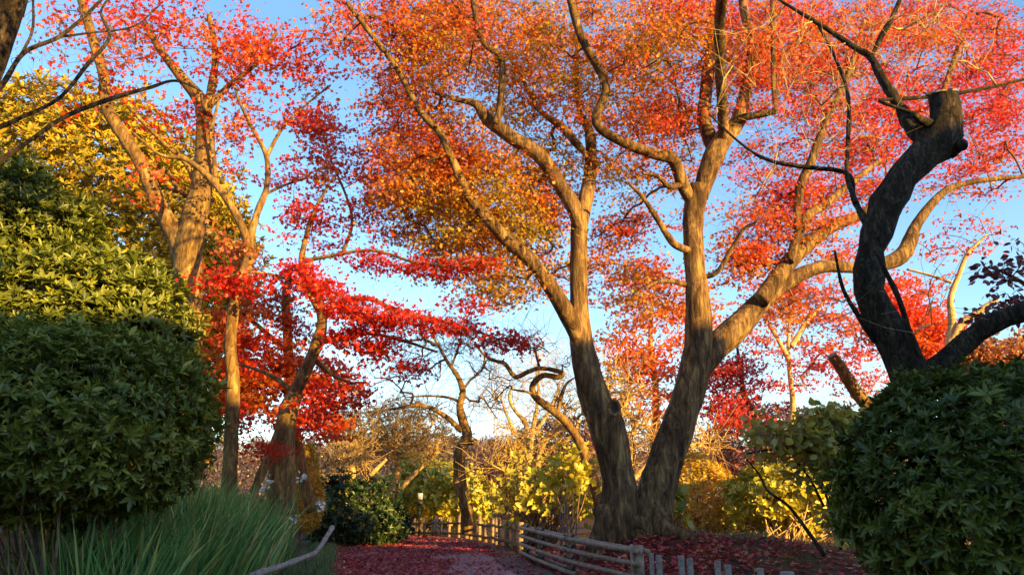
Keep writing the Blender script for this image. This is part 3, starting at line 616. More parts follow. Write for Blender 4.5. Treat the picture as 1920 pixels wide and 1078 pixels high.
make_tree('maple_tree', 'orange-red bushy maple filling the gap behind the slender trunks on the left',
 [('trunk', [(585, 960, 22), (560, 850, 20), (545, 740, 19), (540, 640, 18), (536, 560, 16), (545, 500, 10)], 11.5, 11.2),
  ('limb', [(545, 740, 12), (490, 700, 9), (430, 660, 6)], 11.4, 11.0), ('limb', [(545, 760, 12), (600, 710, 9), (650, 690, 6)], 11.4, 11.6), ('limb', [(540, 660, 10), (470, 600, 8), (420, 570, 5)], 11.4, 11.0)],
 [(480, 720, 11.0, 110, 70, 0.7, 55), (440, 640, 11.0, 80, 70, 0.6, 32), (600, 720, 11.3, 70, 45, 0.6, 30), (540, 640, 11.3, 60, 80, 0.5, 16), (420, 740, 10.8, 50, 60, 0.5, 18), (500, 570, 11.2, 80, 40, 0.5, 12), (620, 790, 11.2, 50, 40, 0.4, 10), (560, 780, 11.2, 60, 40, 0.4, 12)],
 'red', dict(n=55, rs=0.36, flat=0.3, size=0.072, tpl=T_MAPLE, up=0.5), seed=34, bark='bark2', tintf=red_tint(0.36, 1.0), twig_every=8)

# --- trees farther back
def simple_tree(name, label, base, top, w, d, blobs, leafmat, leaf, seed, bark='bark2', lean=0, extra=(), **kw):
    bx, by = base; tx, ty = top
    sp = [(bx, by, w)] + [(bx + (tx - bx) * s + lean * math.sin(3.14 * s) + 6 * math.sin(9 * s + seed), by + (ty - by) * s, w * (1 - 0.75 * s)) for s in (0.2, 0.4, 0.6, 0.8, 1.0)]
    return make_tree(name, label, [('trunk', sp, d, d)] + list(extra), blobs, leafmat, leaf, bark=bark, seed=seed, sides=10, **kw)
LB = lambda n, rs, size, tpl=T_MAPLE3, up=0.55, flat=0.3: dict(n=n, rs=rs, flat=flat, size=size, tpl=tpl, up=up)
simple_tree('maple_tree', 'far salmon maple seen between the two stems of the great maple', (1225, 960), (1225, 560), 22, 16, [(1225, 550, 16, 90, 70, 1.4, 44), (1180, 640, 16, 70, 70, 1.2, 26), (1250, 680, 16, 70, 80, 1.2, 24), (1170, 720, 16, 60, 60, 1.0, 14), (1300, 600, 16, 60, 90, 1.0, 22), (1240, 780, 16, 60, 60, 1.0, 12)], 'orange', LB(46, 0.6, 0.105), 41, bark='tan_twig', twig='tan_twig', tintf=lambda p, t: 0.60 + (t - 0.5) * 0.7, r_tip=0.008)
simple_tree('maple_tree', 'far pink maple with one thin lit trunk, right of the great maple', (1478, 900), (1485, 560), 16, 19, [(1490, 560, 19, 110, 60, 1.2, 50), (1440, 640, 19, 70, 60, 1.0, 14), (1560, 650, 19, 80, 70, 1.0, 34), (1610, 720, 19, 60, 30, 0.8, 10), (1500, 700, 19, 70, 50, 0.8, 10), (1640, 600, 19, 60, 60, 1.0, 22)], 'pink', LB(40, 0.6, 0.115), 42, bark='tan_twig', twig='twig', r_tip=0.006,
  extra=[('limb', [(1482, 680, 10), (1455, 630, 8), (1430, 590, 6)], 19, 19), ('limb', [(1483, 650, 10), (1515, 600, 8), (1550, 560, 6)], 19, 19)])
simple_tree('maple_tree', 'far crimson maple with a dark slanting trunk beside the great maple', (1440, 880), (1375, 640), 18, 15, [(1360, 760, 15, 50, 50, 0.7, 30), (1390, 690, 15, 50, 40, 0.6, 18), (1400, 790, 15, 60, 30, 0.6, 14), (1340, 700, 15, 30, 40, 0.5, 10)], 'pink', LB(36, 0.5, 0.10), 43, bark='bark', r_tip=0.005, tintf=red_tint(0.72, 0.5))
simple_tree('maple_tree', 'far vermilion maple behind the black pruned tree', (1690, 940), (1700, 560), 22, 13, [(1700, 590, 13, 60, 70, 0.8, 44), (1740, 650, 13, 60, 40, 0.7, 22), (1660, 560, 13, 40, 50, 0.6, 16), (1760, 610, 13, 40, 30, 0.5, 10)], 'orange', LB(70, 0.45, 0.09), 44, tintf=lambda p, t: 0.74 + (t - 0.5) * 0.6, r_tip=0.005)
simple_tree('maple_tree', 'russet maple low at the right edge behind the round shrub', (1890, 940), (1880, 640), 20, 9, [(1870, 670, 9, 90, 50, 0.6, 40), (1800, 690, 9, 60, 35, 0.5, 18), (1960, 650, 9, 60, 60, 0.5, 16)], 'russet', LB(60, 0.32, 0.075), 45, r_tip=0.003, tintf=lambda p, t: 0.35 + (t - 0.5) * 0.9)
make_tree('bare_tree', 'pale smooth leafless tree forking below the purple leaves at the right',
 [('trunk', [(1765, 900, 26), (1772, 760, 22), (1778, 680, 18), (1785, 600, 14), (1782, 560, 11), (1800, 510, 9), (1815, 475, 7), (1850, 440, 4)], 10.5, 10.5),
  ('limb', [(1778, 650, 12), (1800, 610, 14), (1835, 585, 13), (1870, 560, 8)], 10.5, 10.3), ('limb', [(1785, 530, 6), (1740, 515, 5), (1700, 505, 4)], 10.5, 10.7)],
 [(1830, 440, 10.5, 90, 50, 0.5, 14), (1750, 470, 10.5, 60, 60, 0.5, 9)], 'pink', LB(14, 0.3, 0.075), seed=46, bark='tan_twig', r_tip=0.003, twig_every=3)
make_tree('purple_leaved_tree', 'purple-leaved branch hanging in at the right edge above the black bough',
 [('limb', [(2060, 700, 16), (1990, 600, 12), (1930, 540, 8), (1880, 510, 6), (1845, 500, 3)], 5.2, 5.0), ('limb', [(1990, 600, 8), (1920, 590, 6), (1860, 590, 4), (1830, 595, 3)], 5.2, 5.1), ('limb', [(2060, 700, 14), (2080, 900, 18), (2085, 1010, 20)], 5.2, 5.3)],
 [(1890, 510, 5.0, 45, 22, 0.2, 9), (1870, 585, 5.1, 45, 16, 0.15, 10), (1915, 470, 5.0, 30, 30, 0.2, 4), (1920, 560, 5.1, 40, 30, 0.2, 9)], 'purple', LB(13, 0.16, 0.055, T_BROAD), seed=47, r_tip=0.002, base=P(2085, 1010, 5.3), step=0.08)
make_tree('bare_tree', 'small leafless crooked tree with a stub, in the middle behind the picket fence',
 [('trunk', [(880, 1000, 30), (876, 960, 26), (863, 905, 24), (862, 850, 22), (876, 818, 20), (868, 790, 17), (862, 760, 14), (868, 735, 12), (858, 705, 10), (840, 680, 7), (818, 640, 5), (795, 600, 3)], 17, 17),
  ('limb', [(866, 808, 11), (832, 778, 9), (790, 760, 7), (740, 766, 5), (690, 772, 3)], 17, 16.5), ('limb', [(874, 825, 9), (884, 830, 9), (893, 824, 6)], 17, 16.9),
  ('limb', [(866, 755, 7), (840, 745, 5), (800, 742, 4), (760, 745, 2)], 17, 17.4), ('limb', [(862, 740, 6), (880, 715, 5), (905, 690, 4), (910, 650, 2)], 17, 17.2), ('limb', [(845, 690, 5), (860, 650, 4), (868, 610, 2)], 17, 17.2)],
 [(800, 640, 17, 70, 60, 0.6, 36), (860, 640, 17, 60, 70, 0.6, 36), (910, 690, 17, 60, 60, 0.5, 30), (750, 700, 17, 80, 50, 0.6, 34), (800, 760, 17, 70, 25, 0.5, 12), (900, 760, 17, 50, 40, 0.5, 14), (720, 640, 17, 50, 40, 0.5, 12)],
 None, None, seed=48, bark='bark2', r_tip=0.0075, step=0.3, jit=0.10)
make_tree('bare_tree', 'twisted leafless tree with a hairpin bend close left of the great maple',
 [('trunk', [(1130, 960, 24), (1098, 855, 19), (1070, 802, 16), (1040, 772, 15), (1006, 746, 14), (998, 724, 12), (1018, 704, 11), (1046, 707, 10), (1057, 701, 9), (1044, 695, 9), (1012, 690, 8), (990, 697, 9), (966, 706, 9), (947, 682, 8), (928, 676, 7), (906, 664, 5), (890, 640, 3)], 12.5, 12.0),
  ('limb', [(1045, 775, 8), (1052, 745, 8), (1062, 720, 5), (1082, 705, 3)], 12.4, 12.4), ('limb', [(1008, 744, 7), (990, 735, 5), (960, 730, 3)], 12.3, 12.3)],
 [(960, 640, 12.3, 60, 40, 0.4, 10), (1010, 640, 12.3, 50, 40, 0.4, 10), (930, 740, 12.4, 50, 40, 0.4, 8), (1060, 690, 12.4, 30, 30, 0.3, 5)], None, None, seed=49, bark='bark2', r_tip=0.005, step=0.25, jit=0.12)
make_tree('bare_tree', 'pale fine-twigged leafless tree far behind the hairpin-bent tree',
 [('trunk', [(985, 960, 14), (990, 880, 12), (1000, 800, 9), (1010, 740, 6), (1005, 690, 3)], 23, 23), ('limb', [(990, 860, 8), (960, 800, 6), (940, 750, 4)], 23, 23), ('limb', [(996, 820, 8), (1030, 770, 6), (1050, 720, 4)], 23, 23)],
 [(1000, 690, 23, 90, 70, 1.0, 90), (940, 740, 23, 70, 60, 0.9, 60), (1050, 740, 23, 60, 60, 0.9, 50)], None, None, seed=83, bark='tan_twig', twig='tan_twig', r_tip=0.006, step=0.4, jit=0.08)
make_tree('bare_tree', 'knotty golden leafless tree standing between the picket fence and the great maple',
 [('trunk', [(985, 960, 18), (972, 900, 16), (974, 860, 14), (986, 810, 10), (984, 790, 9), (966, 770, 7), (955, 745, 6), (962, 722, 4)], 15.5, 15.5),
  ('limb', [(1020, 950, 14), (1008, 880, 12), (1020, 830, 10), (1045, 800, 8), (1060, 765, 6), (1040, 740, 4)], 15.4, 15.2), ('limb', [(1010, 870, 10), (1035, 840, 9), (1075, 815, 7), (1085, 780, 5)], 15.4, 15.1)],
 [(960, 830, 15.5, 70, 40, 0.6, 44), (1040, 800, 15.4, 60, 50, 0.6, 44), (1090, 770, 15.4, 60, 50, 0.6, 36), (930, 870, 15.5, 60, 30, 0.5, 26), (1020, 870, 15.4, 70, 50, 0.5, 36)],
 None, None, seed=50, bark='tan_twig', twig='tan_twig', r_tip=0.008, step=0.25, bow=0.3, jit=0.16)
for i, (lab, bx, by, d, bl) in enumerate([
  ('large tangle of bare golden twigs left of the crooked leafless tree', 740, 975, 19.5, [(740, 800, 19.5, 115, 60, 0.9, 190), (690, 840, 19.3, 90, 40, 0.8, 90), (790, 830, 19.5, 70, 40, 0.8, 80)]),
  ('bare golden twig shrub low behind the iris bed, left of the path end', 655, 980, 17.5, [(650, 850, 17.5, 50, 50, 0.6, 60), (640, 780, 17.6, 40, 40, 0.5, 30)]),
  ('bare tan twig shrub glowing behind the stems of the great maple', 1175, 960, 14.5, [(1190, 800, 14.5, 50, 90, 0.6, 70), (1150, 730, 14.5, 40, 50, 0.5, 30), (1320, 830, 14.5, 50, 30, 0.5, 26)])]):
    make_tree('bare_shrub', lab, [('trunk', [(bx, by, 18), (bx - 8, by - 40, 16), (bx + 6, by - 90, 12), (bx - 4, by - 140, 7)], d, d), ('limb', [(bx, by - 30, 12), (bx - 40, by - 80, 9), (bx - 80, by - 100, 6)], d, d), ('limb', [(bx, by - 50, 12), (bx + 40, by - 90, 9), (bx + 70, by - 120, 6)], d, d)],
      bl, None, None, seed=52 + i, cat='shrub', bark='tan_twig', twig='tan_twig', r_tip=0.010, step=0.3, bow=0.35, jit=0.16)

# overhanging tree at the top left corner, standing just outside the view
make_tree('bare_tree', 'leafless grey-branched tree leaning in at the top left corner',
 [('trunk', [(-260, 1150, 106.6), (-220, 800, 90.2), (-150, 450, 77.9), (-60, 200, 69.7), (-10, 70, 61.5), (25, -20, 54.1), (60, -120, 41)], 4.6, 4.2),
  ('limb', [(-120, 360, 24.6), (-40, 262, 13.1), (30, 225, 8.2), (110, 185, 6.6), (165, 120, 7.4), (205, 70, 6.6), (190, 20, 4.1), (230, -30, 3.3)], 4.5, 5.4),
  ('limb', [(-130, 400, 21.3), (-40, 330, 13.1), (50, 268, 8.2), (125, 218, 9), (210, 185, 9), (280, 165, 6.6), (330, 152, 4.9), (380, 172, 2.5)], 4.5, 5.6),
  ('limb', [(-80, 250, 19.7), (0, 165, 9.8), (45, 100, 8.2), (110, 70, 7.4), (160, 30, 6.6), (200, -10, 4.9)], 4.5, 5.2),
  ('limb', [(110, 70, 4.9), (170, 62, 4.1), (250, 50, 3.3), (300, 10, 2.5)], 5.0, 5.4), ('limb', [(30, 120, 5.7), (60, 60, 4.9), (62, 0, 4.1)], 4.8, 5.0)],
 [(120, 80, 5.2, 120, 80, 0.4, 14), (60, 160, 5.0, 70, 60, 0.3, 7), (240, 100, 5.4, 90, 70, 0.3, 9)], None, None, seed=58, bark='black_bark', twig='grey_twig', r_tip=0.0022, step=0.12, jit=0.12, lump=0.06)

# sawn leaning trunk
st = make_tree('sawn_trunk', 'short leaning sawn trunk with mossy lit bark beside the right round shrub',
 [('trunk', [(1690, 980, 34), (1670, 870, 30), (1635, 775, 27), (1602, 730, 24), (1577, 690, 22), (1561, 668, 20)], 14.6, 14.4)], [], None, None, seed=59, cat='tree stump', bark='bark2', lump=0.09)

def saw_face(parent, px, py, d, pxr, axis):
    c = P(px, py, d); r = pxr * mpp(py, d); ax = unit(np.array(axis, float)); u = unit(np.cross(ax, [0.3, 0.1, 1])); v = np.cross(ax, u)
    a = np.linspace(0, 2 * math.pi, 20, endpoint=False)
    ring = c + r * (np.cos(a)[:, None] * u + np.sin(a)[:, None] * v); ring2 = c + ax * 0.012 + 0.93 * r * (np.cos(a)[:, None] * u + np.sin(a)[:, None] * v)
    vv = np.vstack([ring, ring2, [c + ax * 0.012]]); j = np.arange(20); jn = (j + 1) % 20
    mesh('sawn_face', vv, [np.stack([j, jn, 20 + jn, 20 + j], -1), np.stack([20 + j, 20 + jn, np.full(20, 40)], -1)], M['cutwood'], parent, smooth=False)
saw_face(bpy.data.objects['pruned_tree'], 1766, 176, 4.4, 27, (-0.05, -0.30, 0.9))
saw_face(st, 1560, 666, 14.4, 10, (-0.5, -0.2, 0.8))

# --- shrubs
def shrub(name, label, lobes, leafmat, leaf_len, nwh, per, tpl, seed, stems=3, cat='shrub', up=0.45, layers=(0.82, 1.04), rough=0.10, rs=9, tintf=None, low=0.0, loose=0.0):
    """lobes: (px, py, d, rx_px, ry_px, rd_m)"""
    rng = np.random.default_rng(seed)
    Ls = []
    for (px, py, d, rx, ry, rd) in lobes:
        k = mpp(py, d); Ls.append((P(px, py, d), np.array([rx * k, rd, ry * k])))
    c0 = Ls[0][0]; base = np.array([c0[0], c0[1], float(gz(c0[0], c0[1]))])
    root = thing(name, label, cat, base)
    area = np.array([(r[0] * r[1] + r[0] * r[2] + r[1] * r[2]) for _, r in Ls]); cnt = (nwh * area / area.sum()).astype(int)
    pos, out = [], []
    for (c, r), n in zip(Ls, cnt):
        dr = unit(rng.normal(size=(n, 3))); lump = 1 + rough * noise(dr * r, 2.2, seed) + 0.5 * rough * noise(dr * r, 6.0, seed + 1)
        rad = rng.uniform(layers[0], layers[1], n) ** 1.0 * lump * (1 + loose * np.abs(rng.normal(size=n)))
        p = c + dr * r * rad[:, None]; nn = unit(dr / r)
        ok = p[:, 2] > gz(p[:, 0], p[:, 1]) + 0.03 + low
        for (c2, r2) in Ls:
            if c2 is not c: ok &= np.sum(((p - c2) / r2) ** 2, 1) > 0.62
        pos.append(p[ok]); out.append(nn[ok])
    pos = np.vstack(pos); out = np.vstack(out)
    hole = noise(pos, 4.2, seed + 3) > -0.85; pos, out = pos[hole], out[hole]; n = len(pos)
    shoot = rng.random(n) < 0.03; ext = unit(out + np.array([0, 0, 0.5]) + 0.3 * rng.normal(size=(n, 3)))
    pos = pos + np.where(shoot, rng.uniform(0.4, 1.3, n) * leaf_len, 0)[:, None] * ext
    wsc = np.exp(rng.normal(size=n) * 0.22)
    ax0 = unit(out + np.array([0, 0, up]) + rng.normal(size=(n, 3)) * 0.35)
    u = unit(np.cross(ax0, rng.normal(size=(n, 3)))); v = np.cross(ax0, u)
    k = np.repeat(np.arange(n), per); th = np.tile(np.arange(per) * 2 * math.pi / per, n) + rng.uniform(0, 6.28, n)[k] + rng.normal(size=n * per) * 0.25
    el = rng.uniform(0.15, 0.95, n * per)
    rad = u[k] * np.cos(th)[:, None] + v[k] * np.sin(th)[:, None]
    ax = unit(rad * np.cos(el)[:, None] + ax0[k] * np.sin(el)[:, None]); nr = unit(ax0[k] * np.cos(el)[:, None] - rad * np.sin(el)[:, None])
    ti = 0.45 + 0.16 * noise(pos, 1.7, seed)[k] + 0.19 * rng.normal(size=n * per) + 0.08 * rng.normal(size=n)[k]
    rare = rng.random(n * per); ti = np.where(rare > 0.975, rng.uniform(0.9, 1.0, n * per), np.minimum(ti, 0.86))
    if tintf is not None: ti = tintf(pos[k], ti)
    leaves('foliage', pos[k], ax, nr, leaf_len * wsc[k] * rng.uniform(0.6, 1.2, n * per), tpl, ti, M[leafmat], root)
    # stems: one mesh each, spreading from the base into the crown
    sel = rng.choice(n, size=min(n, 14 * stems, max(6, n // 8)), replace=False)
    for s in range(stems):
        mb = MB()
        for j in sel[s::stems]:
            e = pos[j] - out[j] * 0.04; a = base + np.array([(s - stems / 2) * 0.10, 0, 0.0]); m1 = a + (e - a) * 0.5 + np.array([0, 0, 0.12]) + rng.normal(size=3) * 0.05
            p, r = resample([a, m1, e], [0.014, 0.008, 0.003], 0.15); mb.add(*tube(p, r, 4))
        mb.build('stem', M['twig'], root)
    return root
shrub('rhododendron_shrub', 'tall green rhododendron at the left edge, its shoulder catching yellow sun', [(-50, 540, 6.3, 215, 250, 1.05), (160, 650, 6.2, 180, 186, 0.9)], 'rhodo', 0.076, 14000, 7, T_OVAL, 61, rough=0.07, loose=0.03,
      tintf=lambda p, t: t - 0.10)
shrub('rhododendron_shrub', 'broad rounded dark green shrub standing left of the iris bed', [(145, 795, 4.6, 228, 174, 0.85), (-60, 770, 4.5, 230, 170, 0.8)], 'rhodo', 0.052, 14000, 7, T_OVAL, 62, rough=0.10, loose=0.03)
shrub('round_shrub', 'clipped round dark green shrub at the right edge below the black bough', [(1815, 915, 4.1, 215, 205, 0.62), (1970, 860, 4.2, 190, 170, 0.6)], 'rhodo', 0.050, 11500, 7, T_OVAL, 63, rough=0.06, loose=0.04, tintf=lambda p, t: np.minimum(t, 0.80) - 0.30)
shrub('evergreen_tree', 'great golden-lit evergreen mound filling the left behind the two-armed maple', [(90, 400, 15, 330, 245, 2.6), (300, 500, 15, 175, 210, 2.0), (40, 700, 15, 400, 260, 2.6)], 'gold', 0.135, 42000, 6, T_OVAL, 64, cat='tree', rough=0.10, stems=2, layers=(0.7, 1.04), tintf=lambda p, t: np.clip(t * 1.3 - 0.12, 0, 1))
shrub('evergreen_shrub', 'black-green leafy shrub at the end of the path left of the clipped balls', [(680, 965, 15, 60, 56, 0.8), (635, 950, 14.7, 45, 50, 0.7), (730, 980, 15.2, 34, 34, 0.6), (610, 975, 14.5, 40, 40, 0.5)], 'evergreen', 0.10, 3000, 6, T_OVAL, 65, rough=0.25, loose=0.08, tintf=lambda p, t: t)
shrub('clipped_shrub', 'larger clipped yellow ball shrub behind the picket fence', [(786, 958, 21.5, 24, 20, 0.36)], 'gold', 0.045, 2200, 6, T_OVAL, 66, rough=0.03, stems=1)
shrub('clipped_shrub', 'smaller clipped yellow ball shrub left of the larger ball', [(748, 962, 21.6, 20, 18, 0.3)], 'gold', 0.045, 1500, 6, T_OVAL, 67, rough=0.05, stems=1)
shrub('leafy_shrub', 'bright yellow-green leafy shrub behind the picket fence by the crooked tree', [(800, 915, 23, 75, 45, 1.0), (860, 940, 23, 60, 45, 0.8), (770, 880, 23, 25, 30, 0.5)], 'goldgreen', 0.15, 1900, 5, T_BROAD, 68, rough=0.18, loose=0.08, tintf=lambda p, t: t + 0.18)
shrub('conical_shrub', 'narrow amber conical shrub just right of the leaning maple trunk', [(572, 905, 12.5, 24, 72, 0.28), (575, 940, 12.5, 32, 50, 0.3)], 'amber', 0.05, 2300, 6, T_OVAL, 69, rough=0.07, stems=1)
shrub('clipped_shrub', 'amber and yellow clipped hedge mound right of the great maple trunk', [(1310, 950, 11.5, 80, 92, 0.7), (1400, 985, 11.2, 80, 78, 0.7), (1470, 990, 11.2, 60, 62, 0.6)], 'amber', 0.065, 5200, 6, T_OVAL, 70, rough=0.07, tintf=lambda p, t: t - 0.06)
shrub('leafy_shrub', 'yellow broad-leaved shrub fanned on pale bare stems at the right', [(1470, 930, 10.2, 100, 54, 0.6)], 'goldgreen', 0.075, 1500, 5, T_BROAD, 71, rough=0.18, loose=0.05, tintf=lambda p, t: t + 0.22, stems=2)
shrub('leafy_shrub', 'loose yellow-leaved twiggy shrub behind the fence left of the great maple', [(1010, 920, 13.5, 110, 70, 0.8), (1085, 915, 13, 60, 70, 0.6)], 'goldgreen', 0.08, 900, 4, T_BROAD, 72, rough=0.25, loose=0.12, layers=(0.3, 1.05), stems=6, tintf=lambda p, t: t + 0.22)
shrub('leafy_shrub', 'big-leaved golden plant touching the left side of the great maple trunk', [(1068, 885, 11, 52, 28, 0.35)], 'goldgreen', 0.115, 95, 4, T_BROAD, 73, rough=0.25, loose=0.1, layers=(0.4, 1.05), stems=3, tintf=lambda p, t: t + 0.35)
shrub('leafy_shrub', 'pale green young shoot at the right foot of the great maple', [(1265, 945, 9.6, 16, 45, 0.12)], 'goldgreen', 0.12, 30, 4, T_BROAD, 74, rough=0.2, layers=(0.3, 1.05), stems=2, tintf=lambda p, t: t - 0.05)

for nm, lab, lb, mt, sd in (('weeping_maple', 'dark wine-red dome of a weeping maple left of the great maple, behind golden twigs', [(1040, 870, 27, 85, 80, 2.0), (950, 910, 27, 60, 40, 1.2)], 'purple', 75),
    ('weeping_maple', 'dark maroon dome-shaped weeping maple beyond the amber hedge at the right', [(1440, 830, 25, 110, 70, 1.8), (1560, 830, 25, 70, 60, 1.4)], 'purple', 76),
    ('woodland_tree', 'grey-brown rounded tree standing behind the golden twigs at the path end', [(740, 850, 34, 130, 90, 3.0), (640, 860, 34, 70, 80, 2.0)], 'forest', 77)):
    shrub(nm, lab, lb, mt, 0.17, 2600, 5, T_OVAL, sd, cat='tree', rough=0.14, loose=0.04, stems=2)

# pale stems of the fanned shrub
fan = thing('bare_shrub', 'fan of pale bare stems rising from the leafy bank at the right', 'shrub', P(1470, 1030, 9.9))
for i in range(44):
    rng = np.random.default_rng(300 + i)
    x0 = 1475 + rng.normal() * 30; x1 = x0 + rng.normal() * 34; y1 = 925 + rng.uniform(-10, 60) + abs(x1 - 1470) * 0.3
    pts, rad = limb_pts([(x0, 1036, 4.2), (x0 + (x1 - x0) * 0.35 + rng.normal() * 5, 1036 + (y1 - 1036) * 0.5, 3.4), (x1, y1, 2.0)], 9.9 + rng.normal() * 0.15)
    p, r = resample(pts, rad, 0.06); mb = MB(); mb.add(*tube(p, r, 5, 0.08, i)); mb.build('stem', M['tan_twig'], fan)

# olive large-leaved sapling
make_tree('sapling', 'olive-leaved sapling on thin dark stems left of the right round shrub',
 [('trunk', [(1578, 1030, 9), (1572, 950, 9), (1574, 860, 8), (1580, 790, 7), (1585, 760, 4)], 7.7, 7.7),
  ('trunk', [(1545, 1040, 9), (1525, 1010, 8), (1480, 950, 6), (1440, 920, 5), (1424, 890, 4), (1400, 860, 3)], 7.4, 8.0),
  ('limb', [(1574, 880, 6), (1530, 850, 5), (1470, 840, 4), (1400, 850, 3)], 7.7, 7.5), ('limb', [(1545, 950, 6), (1520, 900, 5), (1490, 860, 4)], 7.7, 7.8), ('limb', [(1578, 1000, 7), (1560, 960, 6), (1540, 900, 4)], 7.7, 7.5)],
 [(1560, 790, 7.7, 70, 35, 0.4, 26), (1500, 810, 7.7, 80, 40, 0.4, 28), (1440, 820, 7.6, 60, 36, 0.3, 9), (1560, 880, 7.7, 70, 50, 0.4, 24), (1590, 960, 7.6, 50, 50, 0.3, 14)],
 'olive', dict(n=22, rs=0.20, flat=0.5, size=0.088, tpl=T_BROAD, up=0.6, droop=0.2), seed=81, cat='small tree', bark='black_bark', twig='twig', r_tip=0.002, step=0.1, lump=0.03, twig_every=1, tintf=lambda p, t: 0.5 + (t - 0.5) * 0.9)

# --- bamboo fences
fence_lab = 'bamboo rail fence with four lashed rails running past the great maple'
Fp = [(985, 984, 10.6), (1012, 990, 9.4), (1067, 1002, 8.1), (1197, 1026, 6.9)]
posts = [P(*q) for q in Fp]
fr = thing('rail_fence', fence_lab, 'fence', (posts[2][0], posts[2][1], float(gz(posts[2][0], posts[2][1]))))
for i, p in enumerate(posts):
    g0 = float(gz(p[0], p[1])) - 0.05; rr = 0.032 if i < 3 else 0.045
    mb = MB(); mb.add(*tube([[p[0], p[1], g0], [p[0], p[1], 0.5 * (g0 + p[2])], [p[0], p[1], p[2] + 0.02]], [rr, rr, rr * 0.97], 12, 0.03, i)); mb.build('post', M['bamboo'], fr)
for i in range(3):
    a, b = posts[i], posts[i + 1]
    dv = unit((b - a) * np.array([1, 1, 0])); nv = np.array([dv[1], -dv[0], 0])
    if nv[1] > 0: nv = -nv
    for lv in range(4):
        for sgn in ((1,) if lv in (1, 2) else (1, -1)):
            dz = -0.03 - 0.105 * lv
            s = a + nv * 0.055 * sgn + np.array([0, 0, dz]) - dv * 0.10; e = b + nv * 0.055 * sgn + np.array([0, 0, dz]) + dv * 0.08
            k = np.linspace(0, 1, 14)[:, None]; pts = s * (1 - k) + e * k; pts[:, 2] -= 0.004 * np.sin(k[:, 0] * 3.14)
            rad = np.full(14, 0.024) * (1 - 0.12 * k[:, 0]); rad[[4, 9]] *= 1.10
            mb = MB(); mb.add(*tube(pts, rad, 10)); mb.build('rail', M['bamboo'], fr)
for i, p in enumerate(posts[:3]):
    for lv in range(4):
        c = p + np.array([0, 0, -0.03 - 0.105 * lv])
        for kx in range(2):
            a = np.linspace(0, 2 * math.pi, 13); w = 0.088
            pts = np.stack([c[0] + 0.05 * np.cos(a), c[1] + w * np.sin(a), c[2] + (0.03 if kx else -0.03) * np.cos(a)], -1)
            mb = MB(); mb.add(*tube(pts, np.full(13, 0.009), 5)); mb.build('lashing', M['cord'], fr)
# thin upright slat near the end
q = P(1181, 1021, 6.95); mb = MB(); mb.add(*tube([[q[0], q[1] - 0.08, q[2] - 0.42], [q[0], q[1] - 0.08, q[2] - 0.2], [q[0], q[1] - 0.08, q[2] + 0.01]], [0.014] * 3, 8)); mb.build('slat', M['bamboo'], fr)

# picket fence beyond
pk = [(754, 21.3), (766, 21.2), (777, 21.0), (796, 20.8), (811, 20.6), (818, 20.5), (827, 20.3), (842, 20.0), (860, 19.6), (875, 19.0), (883, 18.6), (899, 17.7), (911, 16.9), (924, 15.9), (931, 15.4), (937, 15.0), (950, 14.1), (963, 13.2), (976, 12.0)]
pf_pts = []
for px, d in pk:
    w = P(px, 985, d); pf_pts.append([w[0], w[1], float(gz(w[0], w[1]))])
pf_pts = np.array(pf_pts)
pf = thing('picket_fence', 'low curved fence of wooden pickets along the far bend of the path', 'fence', pf_pts[8])
for i, p in enumerate(pf_pts):
    rng = np.random.default_rng(500 + i); h = 0.47 + rng.uniform(-0.04, 0.07); r = rng.uniform(0.035, 0.055); lx = rng.normal() * 0.012
    mb = MB(); mb.add(*tube([[p[0], p[1], p[2] - 0.06], [p[0] + lx * 0.5, p[1], p[2] + h * 0.5], [p[0] + lx, p[1], p[2] + h], [p[0] + lx, p[1], p[2] + h + 0.008]], [r, r, r * 0.95, r * 0.7], 8, 0.06, i)); mb.build('picket', M['bamboo'], pf)
for nm, hz, rr in (('rail', 0.34, 0.026), ('rail', 0.10, 0.030)):
    pts = pf_pts + np.array([0, -0.07, hz]); p, r = resample(pts, np.full(len(pts), rr), 0.2); mb = MB(); mb.add(*tube(p, r, 8, 0.12, 3, None, 5)); mb.build(nm, M['bark2'], pf)
# far run of low posts left of the picket fence
for i, (px, d, lab) in enumerate([(700, 22.6, 'stubby wooden post, farthest left of the four at the end of the path'), (716, 22.4, 'stubby wooden post, second from the left at the end of the path'), (727, 22.2, 'stubby leaning wooden post, third from the left at the end of the path'), (738, 22.0, 'stubby wooden post at the path end, nearest the picket fence')]):
    p = P(px, 985, d); z0 = float(gz(p[0], p[1])); h = (0.22, 0.15, 0.24, 0.27)[i]
    mb = MB(); mb.add(*tube([[p[0], p[1], z0 - 0.05], [p[0], p[1], z0 + h * 0.5], [p[0] + 0.02 * i, p[1], z0 + h], [p[0] + 0.02 * i, p[1], z0 + h + 0.006]], [0.06, 0.058, 0.055, 0.04], 9, 0.06, i))
    tag(mb.build('wooden_post', M['bamboo'], origin=(p[0], p[1], z0)), lab, 'post', 'stubby posts at the end of the path')

